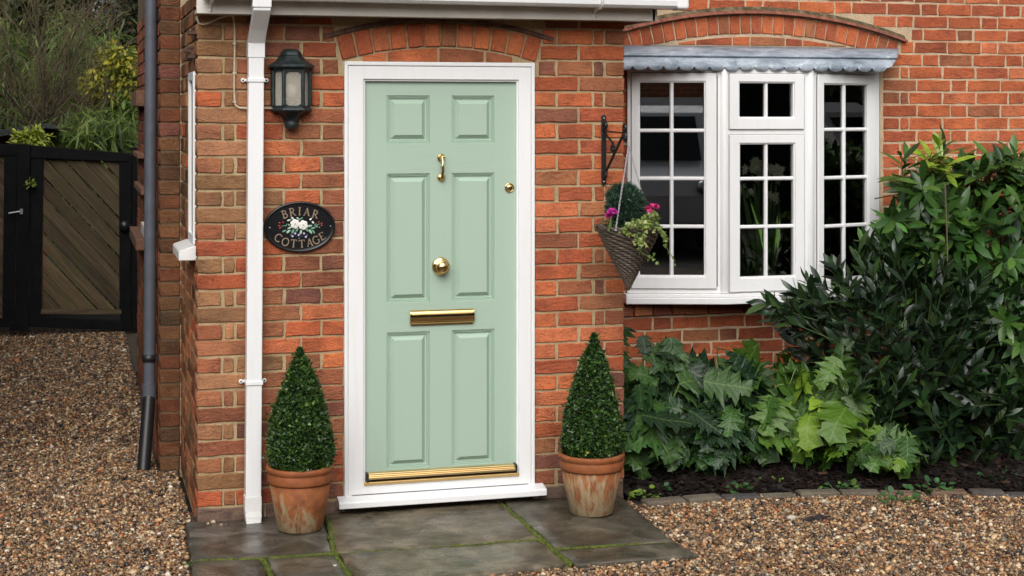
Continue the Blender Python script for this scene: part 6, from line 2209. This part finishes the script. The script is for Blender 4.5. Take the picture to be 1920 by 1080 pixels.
def tree(name, label, cat, px_, py_, Y, rpx, rpy, ry, n, base, size, cols, seed, **kw):
    c = onY(px_, py_, Y)
    d = (Y - CY) / CT
    r = (rpx * d / FPX, ry, rpy * d / FPX)
    t = thing(name, label, cat, (c.x, Y, 0), 'trees and shrubs beyond the gate')
    crown(t, tuple(c), r, n, base, size, cols, seed, **kw)
    rng = random.Random(seed)
    trunk(t, (c.x, Y, 0), [(c.x + rng.uniform(-.6, .6) * r[0], Y + rng.uniform(-.4, .4), c.z + rng.uniform(-.3, .5) * r[2]) for _ in range(6)], .05, seed)
    return t
DKG = [(.018, .032, .010), (.028, .046, .014), (.013, .022, .009), (.045, .055, .02)]
tree('dark_tree', 'dark dense evergreen tree furthest behind the other shrubs', 'tree', 60, 40, 13.5, 210, 330, 1.2, 15000, SMALL, .13, DKG, 61, shell=.5)
tree('dark_tree', 'dark reddish leaved tree above the gate beside the cottage', 'tree', 262, 50, 11.5, 70, 330, .8, 9000, SMALL, .085, [(.028, .042, .015), (.018, .028, .012), (.07, .035, .018), (.045, .06, .022)], 67, shell=.5)
tree('olive_shrub', 'olive green small leaved shrub behind the bare twigs at the top left', 'shrub', 60, 130, 10.8, 130, 190, .5, 5200, SMALL, .075, [(.07, .085, .02), (.045, .06, .016), (.11, .12, .03), (.03, .045, .012)], 77, shell=.5)
tree('golden_shrub', 'golden yellow leaved shrub above the right of the gate', 'shrub', 222, 165, 8.9, 60, 74, .4, 3800, SMALL, .075, [(.34, .32, .03), (.26, .28, .03), (.42, .36, .05), (.14, .19, .025)], 71, shell=.28, d_bias=(0, -.3, -.7), jitter=.7)
tree('green_shrub', 'bright green shrub under the golden one beside the cottage', 'shrub', 238, 224, 8.6, 42, 42, .4, 1500, SMALL, .085, [(.10, .19, .03), (.15, .24, .04), (.05, .11, .02)], 73)
BAM = [(.09, .145, .02), (.135, .20, .03), (.05, .09, .016), (.22, .28, .07)]
def bamboo(label, spots, seed, nper=42):
    rng = np.random.default_rng(seed)
    c = onY(spots[0][0], 280, spots[0][2])
    t = thing('bamboo', label, 'bamboo', (c.x, spots[0][2], 0), 'trees and shrubs beyond the gate')
    P, D, Nn, S = [], [], [], []
    mb = MB()
    for px_, py_, Y in spots:
        e = onY(px_, py_, Y)
        out = rng.normal(0, .5)
        pts = [Vector((e.x - out * .5, Y + .2, 0)), Vector((e.x - out * .25, Y + .1, e.z * .7)), Vector((e.x - out * .06, Y, e.z * .98)), Vector((e.x + out * .18, Y - .12, e.z * .95))]
        sp = smooth_path(pts, 8)
        mb.tube(sp, .008, 5, False, .003)
        for k in range(nper):
            q = sp[int(len(sp) * rng.uniform(.55, .999))]
            P.append((q.x + rng.normal(0, .10), q.y + rng.normal(0, .10), q.z + rng.normal(0, .09)))
            D.append((rng.normal(0, .8), rng.normal(-.3, .5), rng.normal(-.55, .55))); Nn.append((rng.normal(0, .4), -.5, 1)); S.append(rng.uniform(.12, .26))
    n = len(P)
    C = np.array(BAM)[rng.choice(4, n, p=[.35, .25, .25, .15])] * rng.uniform(.6, 1.25, (n, 1))
    o = scatter('crown', NARROW, np.array(P), frames(np.array(D), np.array(Nn)), np.array(S), C, M['leaf_soft'], t); o['kind'] = 'stuff'
    mb.build('trunk', M['green_stem'], t)
rr_ = random.Random(3)
bamboo('bamboo with long drooping leaves above the right half of the gate', [(rr_.uniform(125, 235), rr_.uniform(215, 272), rr_.uniform(7.6, 8.4)) for _ in range(34)], 81)
bamboo('pale bamboo filling the space above the left gates', [(rr_.uniform(-40, 180), rr_.uniform(20, 225), rr_.uniform(9.2, 10.4)) for _ in range(26)], 83, 40)
bamboo('loose bamboo spray high above the middle of the gate', [(rr_.uniform(120, 240), rr_.uniform(40, 160), rr_.uniform(9.8, 10.8)) for _ in range(24)], 85, 30)
# bare twiggy shrub
tw = thing('bare_shrub', 'bare brown twiggy shrub in front of the bamboo at the top left', 'shrub', (onY(90, 250, 8.6).x, 8.6, 0), 'trees and shrubs beyond the gate')
mb, mt = MB(), MB()
rt = random.Random(12)
def grow(p, d, ln, r, lev):
    pts = [p]
    for k in range(4):
        d = (d + Vector((rt.gauss(0, .13), rt.gauss(0, .10), rt.gauss(.02, .09)))).normalized()
        pts.append(pts[-1] + d * ln / 4)
    (mt if lev < 2 else mb).tube(pts, r, 5 if lev < 2 else 3, False, r * .55)
    if lev >= 4: return
    for k in range(4 if lev < 3 else 3):
        i = rt.randrange(1, 5)
        nd = (d + Vector((rt.gauss(.12, .55), rt.gauss(0, .35), rt.gauss(.15, .35)))).normalized()
        grow(pts[i], nd, ln * rt.uniform(.5, .75), r * .55, lev + 1)
for k in range(12):
    px_ = rt.uniform(-40, 190)
    b0 = onY(px_, 300, 8.6 + rt.uniform(-.5, .5)); b0.z = .6
    grow(b0, Vector((rt.uniform(-.25, .45), rt.uniform(-.1, .1), 1)), rt.uniform(1.0, 1.6), .016, 0)
mt.build('trunk', M['bark'], tw)
o = mb.build('twig', M['twig'], tw); o['kind'] = 'stuff'
# little golden plant on the gate top and a sprig on the post
lp = thing('golden_plant', 'small lime yellow leafy plant showing over the gate top', 'plant', tuple(onY(56, 272, GY + .35)))
c = onY(57, 262, GY + .35)
crown(lp, tuple(c), (.145, .12, .085), 420, SMALL, .055, [(.36, .42, .05), (.46, .50, .09), (.26, .34, .04)], 91, jitter=.6)
mb = MB()
for k in range(5): mb.tube([(c.x + random.uniform(-.03, .03), GY + .35, 1.1), (c.x + random.uniform(-.1, .1), GY + .35, c.z)], .004, 5)
mb.build('stem', M['green_stem'], lp)
sp_ = thing('ivy_sprig', 'tiny bright green sprig growing out of the black gate post', 'plant', tuple(onY(56, 346, GY - .06)))
crown(sp_, tuple(onY(56, 345, GY - .07)), (.035, .02, .028), 40, SMALL, .034, [(.20, .30, .05), (.28, .36, .08)], 93, jitter=.6)

m, n, b = newmat('garage_brick')
v = coords(n, False)
bt = N(n, 'ShaderNodeTexBrick', Scale=1.0)
bt.inputs['Brick Width'].default_value = .225; bt.inputs['Row Height'].default_value = .075; bt.inputs['Mortar Size'].default_value = .006
bt.inputs['Color1'].default_value = (.34, .10, .045, 1); bt.inputs['Color2'].default_value = (.24, .08, .04, 1); bt.inputs['Mortar'].default_value = (.4, .3, .2, 1)
mp = N(n, 'ShaderNodeMapping'); mp.inputs['Rotation'].default_value = (pi / 2, 0, 0)
L(n, v, mp.inputs['Vector']); L(n, mp.outputs[0], bt.inputs['Vector']); L(n, bt.outputs[0], b.inputs['Base Color'])
b.inputs['Roughness'].default_value = .9
M['garage_wall'] = m
# ================================================================== what stands across the drive and shows in the panes
def bumpy_block(name, label, cat, x0, x1, y0, y1, h, cols, seed):
    t = thing(name, label, cat, ((x0 + x1) / 2, (y0 + y1) / 2, 0))
    rng = np.random.default_rng(seed)
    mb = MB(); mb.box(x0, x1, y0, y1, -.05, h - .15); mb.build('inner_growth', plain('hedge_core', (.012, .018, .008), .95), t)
    n = 9000
    P = np.stack([rng.uniform(x0, x1, n), rng.choice([y0, y1], n) + rng.normal(0, .14, n), rng.random(n) * h], 1)
    s_ = rng.random(n) < (y1 - y0) / (y1 - y0 + x1 - x0)
    P[s_, 0] = rng.choice([x0, x1], s_.sum()) + rng.normal(0, .14, s_.sum()); P[s_, 1] = rng.uniform(y0, y1, s_.sum())
    k = rng.random(n) < .3
    P[k, 2] = h - .1 + rng.normal(0, .1, k.sum()); P[k, 1] = rng.uniform(y0, y1, k.sum())
    o = scatter('crown', SMALL, P, frames(rng.normal(size=(n, 3)), rng.normal(size=(n, 3)) * .5 + np.array([0, 0, 1])), rng.uniform(.2, .4, n), np.array(cols)[rng.choice(len(cols), n)], M['leaf_soft'], t)
    o['kind'] = 'stuff'
bumpy_block('hedge', 'tall unseen hedge added left of the gravel drive for shade', 'hedge', -3.4, -2.3, -1.0, 7.5, 3.6, DKG, 99)  # stands outside the view, added to shade the drive and flank
bumpy_block('hedge', 'tall dark hedge across the drive mirrored in the window panes', 'hedge', -16, 13, -18.5, -17, 5.2, DKG, 101)
bumpy_block('hedge', 'dark hedge along the right of the drive mirrored in the side panes', 'hedge', 12.2, 13.4, -17, 3, 4.6, DKG, 103)
gh = thing('garage', 'red brick garage across the drive mirrored in the left panes', 'garage', (-3.6, -16, 0))
mb = MB(); mb.box(-7, 0.3, -16.8, -15.2, -.05, 3.0); mb.build('wall', M['garage_wall'], gh)
mb = MB(); mb.box(-7.2, .5, -15.19, -15.0, 2.55, 2.72); mb.build('gutter', M['upvc'], gh)
mb = MB(); mb.prism([(-7.2, -15.0, 2.73), (-7.2, -16.0, 3.6), (-7.2, -17, 2.73)], (7.7, 0, 0)); mb.build('roof', M['roof_tile'], gh)
for gx_ in (-6.0, -2.6):
    mb = MB(); mb.box(gx_, gx_ + 2.3, -15.199, -15.16, .0, 2.1); gd = mb.build('garage_door', M['upvc_old'], gh)
    for k in range(6):
        mb = MB(); mb.box(gx_ + .05, gx_ + 2.25, -15.159, -15.145, .08 + k * .34, .36 + k * .34); mb.build('door_slat', M['upvc'], gd)
def van(label, cx_, cy_, rz):
    t = thing('parked_van', label, 'van', (cx_, cy_, 0))
    paint = plain('white_van_paint', (.75, .77, .80), .25)
    dark = plain('dark_van_glass', (.01, .011, .012), .08)
    rub = M['black_rubber']
    m4 = Matrix.Translation((cx_, cy_, 0)) @ Matrix.Rotation(rz, 4, 'Z')
    T = lambda x, y, z: m4 @ Vector((x, y, z))
    mb = MB()
    side = [(-2.2, .35), (2.2, .35), (2.28, .75), (2.2, 1.0), (1.55, 1.12), (1.0, 1.85), (.8, 1.95), (-2.15, 1.97), (-2.25, 1.85)]
    mb.loft([[T(x, y, z) for x, z in side] for y in (-.9, .9)], smooth=False)
    mb.build('body', paint, t, .06, 3)
    for s_ in (-1, 1):
        mb = MB()
        mb.prism([T(.35, s_ * .905, 1.15), T(1.4, s_ * .905, 1.15), T(.95, s_ * .905, 1.78), T(.35, s_ * .905, 1.8)], m4.to_3x3() @ Vector((0, s_ * .006, 0)))
        mb.build('side_window', dark, t)
        for x in (-1.4, 1.45):
            mb = MB(); rg = [[T(x + .33 * cos(a), y, .33 + .33 * sin(a)) for a in [2 * pi * k / 24 for k in range(24)]] for y in (s_ * .70, s_ * .92)]
            mb.loft(rg); w_ = mb.build('wheel', rub, t, .02)
            mb = MB(); rg = [[T(x + .2 * cos(a), y, .33 + .2 * sin(a)) for a in [2 * pi * k / 24 for k in range(24)]] for y in (s_ * .90, s_ * .93)]
            mb.loft(rg); mb.build('rim', M['chain'], w_)
    mb = MB(); mb.hexa([T(1.50, -.74, 1.20), T(1.50, .74, 1.20), T(1.05, .70, 1.80), T(1.05, -.70, 1.80)], [T(1.56, -.74, 1.20), T(1.56, .74, 1.20), T(1.11, .70, 1.80), T(1.11, -.70, 1.80)])
    mb.build('windscreen', dark, t)
    for s_ in (-1, 1):
        mb = MB(); mb.ball(T(2.22, s_ * .68, .86), .08, .16, .10); mb.build('headlight', M['chain'], t)
van('white van parked across the drive mirrored in the window panes', -.9, -12.8, radians(72))
van('pale van parked at the right of the drive mirrored in the side panes', 9.6, -3.2, radians(80))
